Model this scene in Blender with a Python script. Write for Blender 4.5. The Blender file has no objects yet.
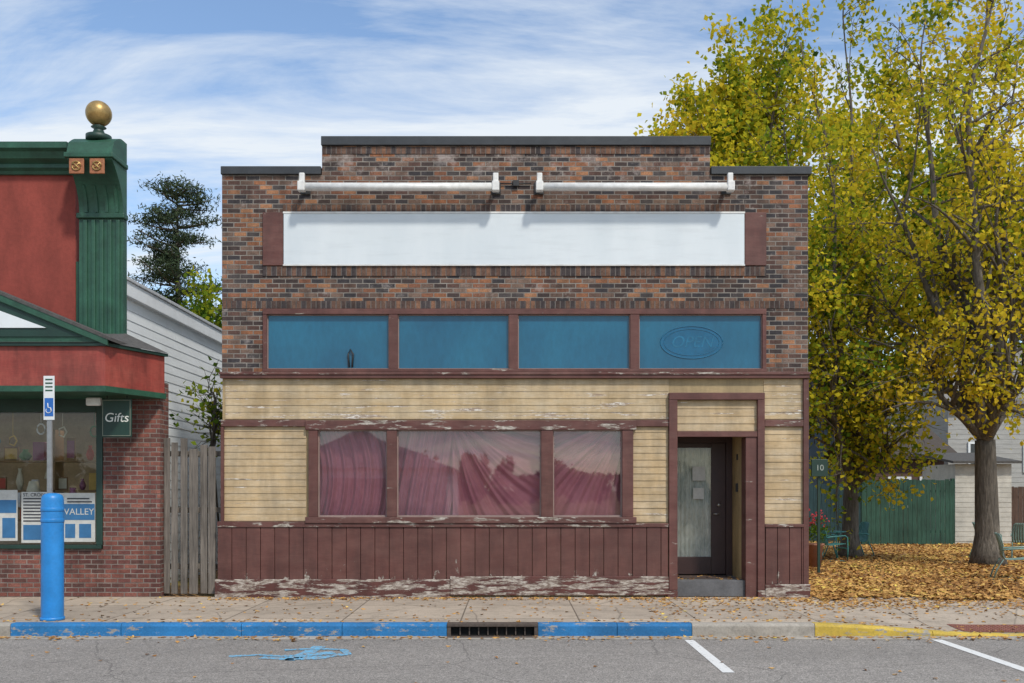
import bpy, math, random
import numpy as np
from mathutils import Vector
random.seed(7); np.random.seed(7)
S=bpy.context.scene
S.view_settings.view_transform='Standard'; S.view_settings.look='None'; S.view_settings.exposure=0
CAMY=-16.0; CAMZ=1.783; F=960.0
def fx(p): return (p-512)/60.0          # facade survey units -> metres
def fz(p): return (597-p)/60.0
def W(px,py,y):                          # survey bearing at a given real depth
    d=y-CAMY
    return Vector(((px-512)/F*d, y, CAMZ+(490-py)/F*d))
# ------------------------------------------------------------------ nodes
class N:
    def __init__(s,name):
        s.m=bpy.data.materials.new(name); s.m.use_nodes=True
        s.t=s.m.node_tree; s.b=s.t.nodes['Principled BSDF']; s.out=s.t.nodes['Material Output']
        s.tc=s.t.nodes.new('ShaderNodeTexCoord'); s.obj=s.tc.outputs['Object']
    def n(s,typ): return s.t.nodes.new(typ)
    def l(s,a,b): s.t.links.new(a,b)
    def put(s,sock,v):
        if hasattr(v,'is_output'): s.l(v,sock)
        elif isinstance(v,(tuple,list)) and len(v)==3 and sock.type=='RGBA': sock.default_value=(*v,1)
        else: sock.default_value=v
    def map(s,scale=(1,1,1),rot=(0,0,0),loc=(0,0,0),vec=None):
        k=s.n('ShaderNodeMapping'); s.l(vec or s.obj,k.inputs['Vector'])
        k.inputs['Scale'].default_value=scale;k.inputs['Rotation'].default_value=rot;k.inputs['Location'].default_value=loc
        return k.outputs[0]
    def noise(s,scale,detail=5,rough=.55,vec=None,dist=0):
        k=s.n('ShaderNodeTexNoise'); s.l(vec or s.obj,k.inputs['Vector'])
        k.inputs['Scale'].default_value=scale;k.inputs['Detail'].default_value=detail
        k.inputs['Roughness'].default_value=rough;k.inputs['Distortion'].default_value=dist
        return k.outputs['Fac']
    def ramp(s,fac,stops,interp='LINEAR'):
        k=s.n('ShaderNodeValToRGB'); s.l(fac,k.inputs[0]); r=k.color_ramp; r.interpolation=interp
        while len(r.elements)<len(stops): r.elements.new(.5)
        for e,(p,c) in zip(r.elements,stops):
            e.position=p
            if not isinstance(c,(tuple,list)): c=(c,c,c)
            e.color=(*c,1)
        return k.outputs[0]
    def mix(s,fac,a,b,mode='MIX'):
        k=s.n('ShaderNodeMix'); k.data_type='RGBA'; k.blend_type=mode
        s.put(k.inputs[0],fac); s.put(k.inputs[6],a); s.put(k.inputs[7],b); return k.outputs[2]
    def math(s,op,a,b=0.0,clamp=False):
        k=s.n('ShaderNodeMath'); k.operation=op; k.use_clamp=clamp
        s.put(k.inputs[0],a); s.put(k.inputs[1],b); return k.outputs[0]
    def rng(s,v,a,b,c,d):
        k=s.n('ShaderNodeMapRange'); s.l(v,k.inputs[0])
        for i,q in enumerate((a,b,c,d)): k.inputs[i+1].default_value=q
        return k.outputs[0]
    def sep(s,vec=None):
        k=s.n('ShaderNodeSeparateXYZ'); s.l(vec or s.obj,k.inputs[0]); return k.outputs
    def comb(s,x,y,z):
        k=s.n('ShaderNodeCombineXYZ')
        for i,v in enumerate((x,y,z)): s.put(k.inputs[i],v)
        return k.outputs[0]
    def bump(s,h,strength=.3,dist=.01):
        k=s.n('ShaderNodeBump'); s.l(h,k.inputs['Height']); k.inputs['Strength'].default_value=strength
        k.inputs['Distance'].default_value=dist; s.l(k.outputs[0],s.b.inputs['Normal'])
    def fin(s,col,rough=.8,metal=0,spec=None):
        s.put(s.b.inputs['Base Color'],col if not (isinstance(col,tuple)) else (*col[:3],1))
        s.put(s.b.inputs['Roughness'],rough); s.b.inputs['Metallic'].default_value=metal
        if spec is not None: s.b.inputs['Specular IOR Level'].default_value=spec
        return s.m
def simple(name,c,rough=.7,var=.25,scale=6,metal=0,bump=.15,spec=None,stretch=(1,1,1)):
    k=N(name); n=k.noise(scale,5,.6,k.map(stretch)); n2=k.noise(scale*9,2,.6)
    f=k.ramp(n,[(.25,1-var),(.75,1+var*.4)]); g=k.ramp(n2,[(.3,1-var*.4),(.7,1.0)])
    col=k.mix(1.0,k.mix(1.0,c,f,'MULTIPLY'),g,'MULTIPLY')
    k.bump(n2,bump,.006)
    return k.fin(col,rough,metal,spec)
def peel(name,c,under=(.42,.39,.34),thr=.66,soft=.025,stretch=(.35,.35,1.6),scale=5,rough=.62,zlo=None,zhi=None,zb=.13,var=.3,under2=(.18,.14,.11),fade=None,bs=.4,off=0):
    """weathered paint flaking off to primer / bare wood"""
    k=N(name); v=k.map(stretch,loc=(off,0,off))
    n=k.noise(scale,8,.70,v)
    if zlo is not None: n=k.math('ADD',n,k.rng(k.sep()[2],zlo,zhi,zb,0))
    m=k.ramp(n,[(thr,0.0),(thr+soft,1.0)])
    big=k.noise(1.3,4,.6); stn=k.noise(1.6,5,.7,k.map((2,2,.5)))
    if fade: c=k.mix(k.ramp(k.noise(3.1,6,.7,k.map((.5,.5,1.5),loc=(9,0,3))),[(.38,0.0),(.68,1.0)]),c,fade)
    col=k.mix(1,c,k.ramp(big,[(.3,1-var*.6),(.7,1.08)]),'MULTIPLY')
    col=k.mix(1,col,k.ramp(stn,[(.35,1-var),(.6,1.0)]),'MULTIPLY')
    fn=k.noise(30,4,.7,k.map((.25,.25,2)))
    col=k.mix(1,col,k.ramp(fn,[(.3,.85),(.6,1.04)]),'MULTIPLY')
    un=k.mix(k.ramp(k.noise(19,5,.75,k.map((.5,.5,1.6))),[(.40,0.0),(.56,1.0)]),under,under2)
    col=k.mix(m,col,un)
    k.bump(k.math('SUBTRACT',k.math('MULTIPLY',fn,.25),m),bs,.004)
    return k.fin(col,rough)
def brick(name,cols,mortar,bw=.215,bh=.078,rowlock=False,z0=0,off=.5,eff=0.0,mort=.009):
    k=N(name); x,y,z=k.sep()[:3]; u=k.math('ADD',x,y)
    wob=k.math('MULTIPLY',k.math('SUBTRACT',k.noise(7,2),.5),.008)
    v=k.comb(k.math('ADD',u,50.0),k.math('ADD',k.math('SUBTRACT',z,z0),wob),0.0)
    b=k.n('ShaderNodeTexBrick'); k.l(v,b.inputs['Vector']); b.offset=0 if rowlock else off
    b.inputs['Scale'].default_value=1; b.inputs['Brick Width'].default_value=bw; b.inputs['Row Height'].default_value=bh
    b.inputs['Mortar Size'].default_value=mort; b.inputs['Mortar Smooth'].default_value=.3; b.inputs['Bias'].default_value=0
    b.inputs['Color1'].default_value=(0,0,0,1); b.inputs['Color2'].default_value=(1,1,1,1); b.inputs['Mortar'].default_value=(.5,.5,.5,1)
    st=[(i/(len(cols)),c) for i,c in enumerate(cols)]
    c=k.ramp(b.outputs['Color'],st,'CONSTANT')
    big=k.noise(.9,6,.65); c=k.mix(1,c,k.ramp(big,[(.3,.58),(.7,1.25)]),'MULTIPLY')
    bl=k.noise(9,3,.6); c=k.mix(1,c,k.ramp(bl,[(.3,.72),(.7,1.2)]),'MULTIPLY')
    sp=k.noise(45,3,.7); c=k.mix(1,c,k.ramp(sp,[(.3,.60),(.65,1.15)]),'MULTIPLY')
    mo=k.mix(1,mortar,k.ramp(k.noise(3,4),[(.3,.45),(.7,1.15)]),'MULTIPLY')
    c=k.mix(b.outputs['Fac'],c,mo)
    c=k.mix(1,c,k.ramp(k.noise(2.2,5,.7,k.map((1.6,1.6,.22))),[(.32,.62),(.52,1.0)]),'MULTIPLY')
    if eff>0:
        e=k.noise(2.4,8,.74,k.map((1,1,1.3),loc=(3,0,1)))
        e=k.math('ADD',e,k.rng(z,6.75,7.5,0,.10))
        m=k.ramp(e,[(.57,0.0),(.72,eff)])
        c=k.mix(m,c,(.44,.38,.35))
    h=k.math('SUBTRACT',k.math('MULTIPLY',sp,.25),b.outputs['Fac']); k.bump(h,.8,.007)
    return k.fin(c,.88)
# ------------------------------------------------------------------ mesh helpers
def empty(name):
    o=bpy.data.objects.new(name,None); S.collection.objects.link(o); return o
def mesh(name,vs,fs,mat,parent=None,smooth=False,bevel=0):
    me=bpy.data.meshes.new(name); me.from_pydata([tuple(v) for v in vs],[],fs); me.update()
    o=bpy.data.objects.new(name,me); S.collection.objects.link(o)
    if mat: me.materials.append(mat)
    if parent: o.parent=parent
    if smooth: me.polygons.foreach_set('use_smooth',[True]*len(me.polygons))
    if bevel:
        b=o.modifiers.new('b','BEVEL'); b.width=bevel; b.segments=2; b.limit_method='ANGLE'
    return o
BF=[(0,1,2,3),(7,6,5,4),(0,4,5,1),(1,5,6,2),(2,6,7,3),(3,7,4,0)]
def bv(x0,x1,y0,y1,z0,z1):
    return [(x0,y0,z0),(x0,y1,z0),(x1,y1,z0),(x1,y0,z0),(x0,y0,z1),(x0,y1,z1),(x1,y1,z1),(x1,y0,z1)]
def box(name,x0,x1,y0,y1,z0,z1,mat,parent=None,bevel=0):
    return mesh(name,bv(x0,x1,y0,y1,z0,z1),BF,mat,parent,False,bevel)
def boxes(name,L,mat,parent=None,bevel=0):
    vs=[];fs=[]
    for b in L:
        n=len(vs); vs+=bv(*b); fs+=[tuple(i+n for i in f) for f in BF]
    return mesh(name,vs,fs,mat,parent,False,bevel)
def pane(name,x0,x1,y,z0,z1,mat,parent):
    return mesh(name,[(x0,y,z0),(x1,y,z0),(x1,y,z1),(x0,y,z1)],[(0,1,2,3)],mat,parent)
def tubegeo(paths,sides=6):
    vs=[];fs=[]
    for pts,rad in paths:
        n=len(pts); base=len(vs)
        for i in range(n):
            p=Vector(pts[i]); a=Vector(pts[max(i-1,0)]); b=Vector(pts[min(i+1,n-1)])
            t=(b-a); t=t.normalized() if t.length>1e-6 else Vector((0,0,1))
            ref=Vector((0,0,1)) if abs(t.z)<.9 else Vector((1,0,0))
            u=t.cross(ref).normalized(); w=t.cross(u)
            r=rad[i] if hasattr(rad,'__len__') else rad
            for s in range(sides):
                an=2*math.pi*s/sides; vs.append(p+u*(r*math.cos(an))+w*(r*math.sin(an)))
        for i in range(n-1):
            for s in range(sides):
                a=base+i*sides+s; b=base+i*sides+(s+1)%sides
                fs.append((a,b,b+sides,a+sides))
        fs.append(tuple(base+s for s in range(sides))[::-1]); fs.append(tuple(base+(n-1)*sides+s for s in range(sides)))
    return vs,fs
def tubes(name,paths,mat,parent=None,sides=8,smooth=True):
    v,f=tubegeo(paths,sides); return mesh(name,v,f,mat,parent,smooth)
def lathe(name,prof,cx,cy,mat,parent=None,seg=32,smooth=True):
    vs=[];fs=[]
    for r,z in prof:
        for s in range(seg):
            a=2*math.pi*s/seg; vs.append((cx+r*math.cos(a),cy+r*math.sin(a),z))
    for i in range(len(prof)-1):
        for s in range(seg):
            a=i*seg+s;b=i*seg+(s+1)%seg; fs.append((a,b,b+seg,a+seg))
    fs.append(tuple(range(seg))[::-1]); fs.append(tuple((len(prof)-1)*seg+s for s in range(seg)))
    return mesh(name,vs,fs,mat,parent,smooth)
def text(name,body,x,y,z,size,mat,parent,ext=.003,shear=0,align='CENTER',rotz=0):
    c=bpy.data.curves.new(name,'FONT'); c.body=body; c.size=size; c.extrude=ext; c.shear=shear; c.align_x=align; c.align_y='CENTER'
    o=bpy.data.objects.new(name,c); S.collection.objects.link(o); o.location=(x,y,z); o.rotation_euler=(math.radians(90),0,rotz)
    c.materials.append(mat); o.parent=parent; return o
def quads(name,V,tint,mat,parent=None):
    n=len(V); me=bpy.data.meshes.new(name)
    me.vertices.add(n*4); me.vertices.foreach_set('co',V.reshape(-1).astype(np.float32))
    me.loops.add(n*4); me.loops.foreach_set('vertex_index',np.arange(n*4,dtype=np.int32))
    me.polygons.add(n); me.polygons.foreach_set('loop_start',np.arange(0,n*4,4,dtype=np.int32))
    try: me.polygons.foreach_set('loop_total',np.full(n,4,dtype=np.int32))
    except Exception: pass
    a=me.attributes.new('tint','FLOAT','FACE'); a.data.foreach_set('value',tint.astype(np.float32))
    me.update(calc_edges=True); me.materials.append(mat)
    o=bpy.data.objects.new(name,me); S.collection.objects.link(o)
    if parent: o.parent=parent
    return o
def leafquads(C,size,flat=0.0,aspect=.62):
    n=len(C); a=np.random.normal(size=(n,3)); 
    if flat>0: a[:,2]*=(1-flat)
    a/=np.linalg.norm(a,axis=1)[:,None]+1e-9
    r=np.random.normal(size=(n,3)); 
    if flat>0: r[:,2]*=(1-flat)
    b=np.cross(a,r)
    if flat>0:
        b=np.cross(a,np.array([0,0,1.0])+r*.25)
    b/=np.linalg.norm(b,axis=1)[:,None]+1e-9
    s=(size*np.random.uniform(.65,1.25,n))[:,None]*.5
    nrm=np.cross(a,b)*s*.25
    return np.stack([C-a*s,C-b*s*aspect+nrm,C+a*s,C+b*s*aspect+nrm],1)
def leafmat(name,stops,transl=.4):
    k=N(name); at=k.n('ShaderNodeAttribute'); at.attribute_name='tint'
    c=k.ramp(at.outputs['Fac'],stops)
    k.t.nodes.remove(k.b); d=k.n('ShaderNodeBsdfDiffuse'); k.l(c,d.inputs[0])
    if transl>0:
        t=k.n('ShaderNodeBsdfTranslucent'); k.l(c,t.inputs[0]); mx=k.n('ShaderNodeMixShader'); mx.inputs[0].default_value=transl
        k.l(d.outputs[0],mx.inputs[1]); k.l(t.outputs[0],mx.inputs[2]); k.l(mx.outputs[0],k.out.inputs[0])
    else: k.l(d.outputs[0],k.out.inputs[0])
    return k.m
# ------------------------------------------------------------------ materials
B_main=brick('weathered_brick',[(.06,.04,.036),(.30,.125,.06),(.13,.075,.055),(.048,.042,.046),(.24,.10,.055),(.16,.10,.075),(.075,.062,.06),(.38,.18,.09),(.11,.058,.045),(.21,.135,.10)],(.27,.245,.215),eff=.65)
B_row=brick('rowlock_brick',[(.09,.055,.045),(.22,.11,.065),(.15,.08,.055),(.065,.05,.05),(.17,.095,.065)],(.17,.15,.135),bw=.083,bh=.9,rowlock=True,z0=-.4)
B_red=brick('red_brick',[(.22,.075,.055),(.17,.06,.05),(.25,.095,.07),(.13,.055,.045)],(.26,.22,.19))
RED=peel('maroon_paint',(.115,.038,.030),thr=.655,scale=6,fade=(.16,.070,.056),under=(.45,.40,.34))
REDS=peel('maroon_sill_paint',(.115,.038,.030),thr=.555,scale=7,stretch=(.4,.4,2),fade=(.17,.080,.064),under=(.50,.46,.40),off=5)
REDL=peel('maroon_skirt_paint',(.115,.040,.031),thr=.69,stretch=(1.2,1.2,.5),scale=5,zlo=.28,zhi=.60,zb=.14,fade=(.155,.066,.052))
REDH=peel('maroon_base_paint',(.115,.038,.030),under=(.50,.45,.39),under2=(.20,.15,.12),thr=.485,scale=5.5,stretch=(.35,.35,2.4),bs=.8)
TAN=peel('tan_clapboard_paint',(.50,.355,.185),under=(.68,.64,.56),under2=(.26,.19,.13),thr=.61,scale=6,stretch=(.16,.16,2.6),var=.28,fade=(.57,.45,.29),bs=.25)
TANB=peel('tan_band_paint',(.50,.36,.19),under=(.70,.67,.60),under2=(.28,.20,.14),thr=.59,scale=6,stretch=(.16,.16,2.6),var=.28,fade=(.57,.46,.30),zlo=2.98,zhi=3.3,zb=.07,bs=.25,off=3)
TANF=peel('tan_flat_paint',(.45,.33,.17),thr=.8)
DARKCAP=simple('coping_metal',(.05,.055,.06),.5,.3,4,metal=.3)
WHITEP=simple('white_sign_sheet',(.74,.78,.79),.45,.10,1.4,stretch=(1,1,.3))
STEELW=simple('white_enamel',(.78,.78,.75),.4,.25,8)
BLACK=simple('black_iron',(.03,.03,.03),.5)
GREENP=simple('green_paint',(.026,.105,.062),.5,.5,3)
GREEND=simple('dark_green_paint',(.012,.045,.032),.5,.3,3)
STUC=simple('red_stucco',(.29,.058,.042),.9,.34,2.2,bump=.5,stretch=(1.4,1,.5))
GOLD=simple('gilded_metal',(.50,.33,.12),.42,.45,9,metal=.6)
TILE=simple('terracotta_tile',(.42,.16,.07),.6,.5,20)
WSIDE=simple('white_siding',(.82,.85,.86),.55,.12,1.5,stretch=(1,1,3))
SHING=simple('asphalt_shingle',(.10,.095,.09),.95,.45,14,bump=.6)
def woodmat(name,c):
    k=N(name); n=k.noise(6,7,.7,k.map((6,6,.35))); n2=k.noise(1.5,3)
    col=k.mix(1,k.mix(1,c,k.ramp(n,[(.3,.35),(.7,1.3)]),'MULTIPLY'),k.ramp(n2,[(.3,.65),(.7,1.1)]),'MULTIPLY')
    k.bump(n,.6,.01); return k.fin(col,.9)
WOODG=woodmat('weathered_wood',(.19,.165,.14)); 
FGREEN=woodmat('green_stained_wood',(.035,.10,.07))
BARK=N('tree_bark'); _n=BARK.noise(5,6,.7,BARK.map((4,4,.6))); BARK.bump(_n,.9,.04)
BARK=BARK.fin(BARK.ramp(_n,[(.3,(.045,.038,.03)),(.55,(.14,.12,.095)),(.75,(.25,.22,.18))]),.95)
def concrete(name,c,joint=True):
    k=N(name); n=k.noise(.9,6,.65); n2=k.noise(38,4,.7); n3=k.noise(4,6,.7,dist=.6)
    col=k.mix(1,c,k.ramp(n,[(.3,.80),(.7,1.12)]),'MULTIPLY')
    col=k.mix(1,col,k.ramp(n2,[(.3,.78),(.65,1.06)]),'MULTIPLY')
    col=k.mix(1,col,k.ramp(n3,[(.32,.70),(.5,1.0)]),'MULTIPLY')
    h=n2
    if joint:
        b=k.n('ShaderNodeTexBrick'); x,y,z=k.sep()[:3]
        k.l(k.comb(k.math('ADD',x,41.2),k.math('ADD',y,30.04),0.0),b.inputs['Vector']); b.offset=0
        b.inputs['Scale'].default_value=1;b.inputs['Brick Width'].default_value=1.62;b.inputs['Row Height'].default_value=1.52
        b.inputs['Mortar Size'].default_value=.012;b.inputs['Mortar Smooth'].default_value=.3
        b.inputs['Color1'].default_value=(.80,.79,.78,1);b.inputs['Color2'].default_value=(1.08,1.06,1.02,1);b.inputs['Mortar'].default_value=(.35,.33,.3,1)
        col=k.mix(1,col,b.outputs['Color'],'MULTIPLY'); h=k.math('SUBTRACT',k.math('MULTIPLY',n2,.3),b.outputs['Fac'])
    v=k.n('ShaderNodeTexVoronoi'); v.feature='DISTANCE_TO_EDGE'; v.inputs['Scale'].default_value=.42
    k.l(k.mix(.12,k.obj,k.n('ShaderNodeTexNoise').outputs['Color']),v.inputs['Vector'])
    cr=k.ramp(v.outputs['Distance'],[(.0,.45),(.006,1.0)]); col=k.mix(.8,col,cr,'MULTIPLY')
    k.bump(h,.35,.008); return k.fin(col,.9)
CONC=concrete('sidewalk_concrete',(.47,.395,.315)); CONC2=concrete('gutter_concrete',(.38,.345,.295),joint=False)
def paintkerb(name,c,thr=.62):
    k=N(name); n=k.noise(7,8,.75,k.map((.6,1,1.4))); m=k.ramp(n,[(thr,0.0),(thr+.05,1.0)]); n2=k.noise(30,4,.7); b=k.noise(1.5,5)
    col=k.mix(m,k.mix(1,c,k.ramp(b,[(.3,.65),(.7,1.15)]),'MULTIPLY'),(.32,.30,.27))
    col=k.mix(1,col,k.ramp(n2,[(.3,.75),(.65,1.05)]),'MULTIPLY'); k.bump(n2,.4,.006); return k.fin(col,.75)
KB=paintkerb('blue_kerb_paint',(.02,.185,.44),.57); KY=paintkerb('yellow_kerb_paint',(.60,.42,.06),.55)
k=N('asphalt'); n=k.noise(110,2,.8); n1=k.noise(.35,6,.6,k.map((.25,1,1))); n2=k.noise(5,7,.75)
vo=k.n('ShaderNodeTexVoronoi'); vo.inputs['Scale'].default_value=60; k.l(k.obj,vo.inputs['Vector'])
col=k.mix(1,(.28,.258,.235),k.ramp(n,[(.3,.40),(.5,.95),(.72,1.8)]),'MULTIPLY')
col=k.mix(1,col,k.ramp(vo.outputs['Color'],[(.1,.65),(.9,1.35)]),'MULTIPLY')
col=k.mix(1,col,k.ramp(n1,[(.3,.8),(.7,1.12)]),'MULTIPLY'); col=k.mix(1,col,k.ramp(n2,[(.3,.85),(.7,1.08)]),'MULTIPLY')
vc=k.n('ShaderNodeTexVoronoi'); vc.feature='DISTANCE_TO_EDGE'; vc.inputs['Scale'].default_value=.33
nn=k.n('ShaderNodeTexNoise'); nn.inputs['Scale'].default_value=2.5; nn.inputs['Detail'].default_value=6; k.l(k.obj,nn.inputs[0])
k.l(k.mix(.16,k.obj,nn.outputs['Color']),vc.inputs['Vector']); col=k.mix(.7,col,k.ramp(vc.outputs['Distance'],[(0,.4),(.0035,1.0)]),'MULTIPLY')
k.bump(n,.7,.01); ASPH=k.fin(col,.92)
def roadpaint(name,c,thr):
    k=N(name); n=k.noise(22,8,.8); m=k.ramp(n,[(thr,0.0),(thr+.06,1.0)])
    k.bump(k.noise(110,3,.8),.6,.01); return k.fin(k.mix(m,c,(.24,.23,.215)),.8)
RPW=roadpaint('white_road_paint',(.72,.72,.70),.57); RPB=roadpaint('blue_spray_paint',(.14,.43,.66),.49)
k=N('leafy_ground'); n=k.noise(14,6,.75); n1=k.noise(.25,4)
col=k.ramp(n,[(.3,(.13,.075,.035)),(.5,(.36,.20,.085)),(.7,(.5,.30,.12))])
col=k.mix(k.ramp(n1,[(.5,0.0),(.62,1.0)]),col,k.mix(1,col,(.5,.75,.35),'MULTIPLY')); k.bump(n,.8,.04); GROUND=k.fin(col,.95)
def glass(name,tint=(.95,.97,.97),refl=.06):
    k=N(name); k.t.nodes.remove(k.b); tr=k.n('ShaderNodeBsdfTransparent'); tr.inputs[0].default_value=(*tint,1)
    gl=k.n('ShaderNodeBsdfGlossy'); gl.inputs['Roughness'].default_value=.02; gl.inputs[0].default_value=(.95,.97,1,1)
    lw=k.n('ShaderNodeLayerWeight'); lw.inputs[0].default_value=.25
    bm=k.n('ShaderNodeBump'); bm.inputs['Strength'].default_value=.12; bm.inputs['Distance'].default_value=.02; k.l(k.noise(1.2,1),bm.inputs['Height']); k.l(bm.outputs[0],gl.inputs['Normal'])
    f=k.math('ADD',k.math('MULTIPLY',lw.outputs['Fresnel'],.7),refl,True); mx=k.n('ShaderNodeMixShader'); k.l(f,mx.inputs[0]); k.l(tr.outputs[0],mx.inputs[1]); k.l(gl.outputs[0],mx.inputs[2]); k.l(mx.outputs[0],k.out.inputs[0])
    return k.m
GL=glass('window_glass',refl=.09); GL2=glass('shop_glass',refl=.03)
k=N('blue_window_film'); n=k.noise(.9,3,.5,k.map((1,1,.6))); n2=k.noise(14,5,.7,k.map((1,1,.4)))
col=k.mix(1,k.ramp(n,[(.3,(.008,.088,.165)),(.7,(.014,.135,.225))]),k.ramp(n2,[(.3,.85),(.7,1.05)]),'MULTIPLY'); FILM=k.fin(col,.08,0,.55)
# ------------------------------------------------------------------ world
w=bpy.data.worlds.new('World'); S.world=w; w.use_nodes=True; t=w.node_tree; bg=t.nodes['Background']
SUN_EL=math.radians(50); SUN_AZ=math.radians(148)
sky=t.nodes.new('ShaderNodeTexSky'); sky.sky_type='NISHITA'; sky.sun_disc=False; sky.sun_elevation=SUN_EL; sky.sun_rotation=SUN_AZ
sky.dust_density=.5; sky.ozone_density=1.2
tc=t.nodes.new('ShaderNodeTexCoord'); sp=t.nodes.new('ShaderNodeSeparateXYZ'); t.links.new(tc.outputs['Generated'],sp.inputs[0])
def wm(op,a,b=0.0,cl=False):
    q=t.nodes.new('ShaderNodeMath'); q.operation=op; q.use_clamp=cl
    for i,v in enumerate((a,b)):
        if hasattr(v,'is_output'): t.links.new(v,q.inputs[i])
        else: q.inputs[i].default_value=v
    return q.outputs[0]
zz=wm('ADD',wm('MAXIMUM',sp.outputs[2],0.0),.22)
cb=t.nodes.new('ShaderNodeCombineXYZ'); t.links.new(wm('DIVIDE',sp.outputs[0],zz),cb.inputs[0]); t.links.new(wm('DIVIDE',sp.outputs[1],zz),cb.inputs[1])
def wn(scale,sc,rot,detail,rough,dist,loc=(0,0,0)):
    mp=t.nodes.new('ShaderNodeMapping'); mp.inputs['Scale'].default_value=sc; mp.inputs['Rotation'].default_value=(0,0,rot); mp.inputs['Location'].default_value=loc
    t.links.new(cb.outputs[0],mp.inputs[0]); q=t.nodes.new('ShaderNodeTexNoise'); t.links.new(mp.outputs[0],q.inputs[0])
    q.inputs['Scale'].default_value=scale;q.inputs['Detail'].default_value=detail;q.inputs['Roughness'].default_value=rough;q.inputs['Distortion'].default_value=dist
    return q.outputs[0]
c1=wn(1.7,(.7,1.9,1),-.55,10,.62,.55,(1.7,.4,0)); c2=wn(.6,(1,1,1),0,4,.5,.2,(5,2,0)); c3=wn(6,(.6,2.6,1),-.6,7,.62,.4,(2,1,0))
cl=wm('ADD',wm('ADD',wm('MULTIPLY',c1,.70),wm('MULTIPLY',c2,.34)),wm('MULTIPLY',c3,.14))
rp=t.nodes.new('ShaderNodeValToRGB'); t.links.new(cl,rp.inputs[0]); rp.color_ramp.elements[0].position=.505; rp.color_ramp.elements[0].color=(.07,.07,.07,1)
rp.color_ramp.elements[1].position=.69; rp.color_ramp.elements[1].color=(.95,.95,.95,1)
hs=t.nodes.new('ShaderNodeHueSaturation'); hs.inputs['Saturation'].default_value=1.12; hs.inputs['Value'].default_value=1.3; t.links.new(sky.outputs[0],hs.inputs['Color'])
mx=t.nodes.new('ShaderNodeMix'); mx.data_type='RGBA'; t.links.new(rp.outputs[0],mx.inputs[0]); t.links.new(hs.outputs[0],mx.inputs[6]); mx.inputs[7].default_value=(5.7,6.1,6.5,1)
t.links.new(mx.outputs[2],bg.inputs[0]); bg.inputs[1].default_value=.148
sl=bpy.data.lights.new('sun','SUN'); sl.energy=2.9; sl.angle=math.radians(5); sl.color=(1,.94,.85)
so=bpy.data.objects.new('sun',sl); S.collection.objects.link(so)
sd=Vector((math.sin(SUN_AZ)*math.cos(SUN_EL),math.cos(SUN_AZ)*math.cos(SUN_EL),math.sin(SUN_EL)))
so.rotation_euler=sd.to_track_quat('Z','Y').to_euler(); so.location=sd*50
cam=bpy.data.cameras.new('camera'); co=bpy.data.objects.new('camera',cam); S.collection.objects.link(co); S.camera=co
co.location=(0,CAMY,CAMZ); co.rotation_euler=(math.radians(90),0,0); cam.sensor_width=36; cam.lens=36*F/1024; cam.shift_y=(490-341.5)/1024; cam.clip_end=3000
# ------------------------------------------------------------------ ground / street
KY0=-3.23
def sstep(a,b,v):
    u=min(1,max(0,(v-a)/(b-a))); return u*u*(3-2*u)
def drop(x,y):
    k_=0 if y>=-1.3 else sstep(0,1,(-1.3-y)/1.7)
    return -.145*(sstep(3.9,6.6,x)+(1-sstep(-8.0,-6.9,x)))*k_
def grid(name,xs,ys,zf,mat,parent=None,smooth=True):
    vs=[(x,y,zf(x,y)) for y in ys for x in xs]; nx=len(xs)
    fs=[(j*nx+i,j*nx+i+1,(j+1)*nx+i+1,(j+1)*nx+i) for j in range(len(ys)-1) for i in range(nx-1)]
    return mesh(name,vs,fs,mat,parent,smooth)
def frange(a,b,s):
    n=max(1,int(round((b-a)/s))); return [a+(b-a)*i/n for i in range(n+1)]
mesh('ground',[(-900,-900,-.3),(900,-900,-.3),(900,-.4,-.3),(-900,-.4,-.3),(900,-.39,-.006),(-900,-.39,-.006),(900,1500,-.006),(-900,1500,-.006)],[(0,1,2,3),(3,2,4,5),(5,4,6,7)],GROUND)
xs=[-90,-40,-20]+frange(-12,12,.2)+[20,40,90]
ys=frange(KY0+.15,-1.3,.15)+[-.7,0.0]
sw=grid('sidewalk',xs,ys,drop,CONC)
mesh('road',[(-200,-14,-.17),(200,-14,-.17),(200,KY0+.05,-.17),(-200,KY0+.05,-.17)],[(0,1,2,3)],ASPH)
mesh('gutter',[(-200,KY0-.26,-.166),(200,KY0-.26,-.166),(200,KY0+.02,-.160),(-200,KY0+.02,-.160)],[(0,1,2,3)],CONC2)
mesh('far_sidewalk',[(-200,-19,-.02),(200,-19,-.02),(200,-14.0,-.02),(-200,-14.0,-.02)],[(0,1,2,3)],CONC)
box('far_kerb',-200,200,-14.0,-13.85,-.25,-.016,CONC2)
kr=empty('kerb')
def kseg(name,x0,x1,mat):
    xs=frange(x0+.004,x1-.004,.2); vs=[];fs=[]
    for x in xs:
        d=drop(x,-3.2); zt=.004+d; a_=KY0+.006*math.sin(x*1.7)
        vs+=[(x,a_+.005,-.28),(x,a_,zt-.035),(x,a_+.012,zt-.01),(x,a_+.035,zt),(x,KY0+.165,zt),(x,KY0+.165,-.28)]
    for i in range(len(xs)-1):
        for j in range(5):
            a=i*6+j; fs.append((a,a+6,a+7,a+1))
    fs.append((0,1,2,3,4,5)); m=(len(xs)-1)*6; fs.append((m+5,m+4,m+3,m+2,m+1,m))
    mesh(name,vs,fs,mat,kr)
def kx(p): return (p-512)/F*12.77
D0,D1=kx(447),kx(538)
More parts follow.
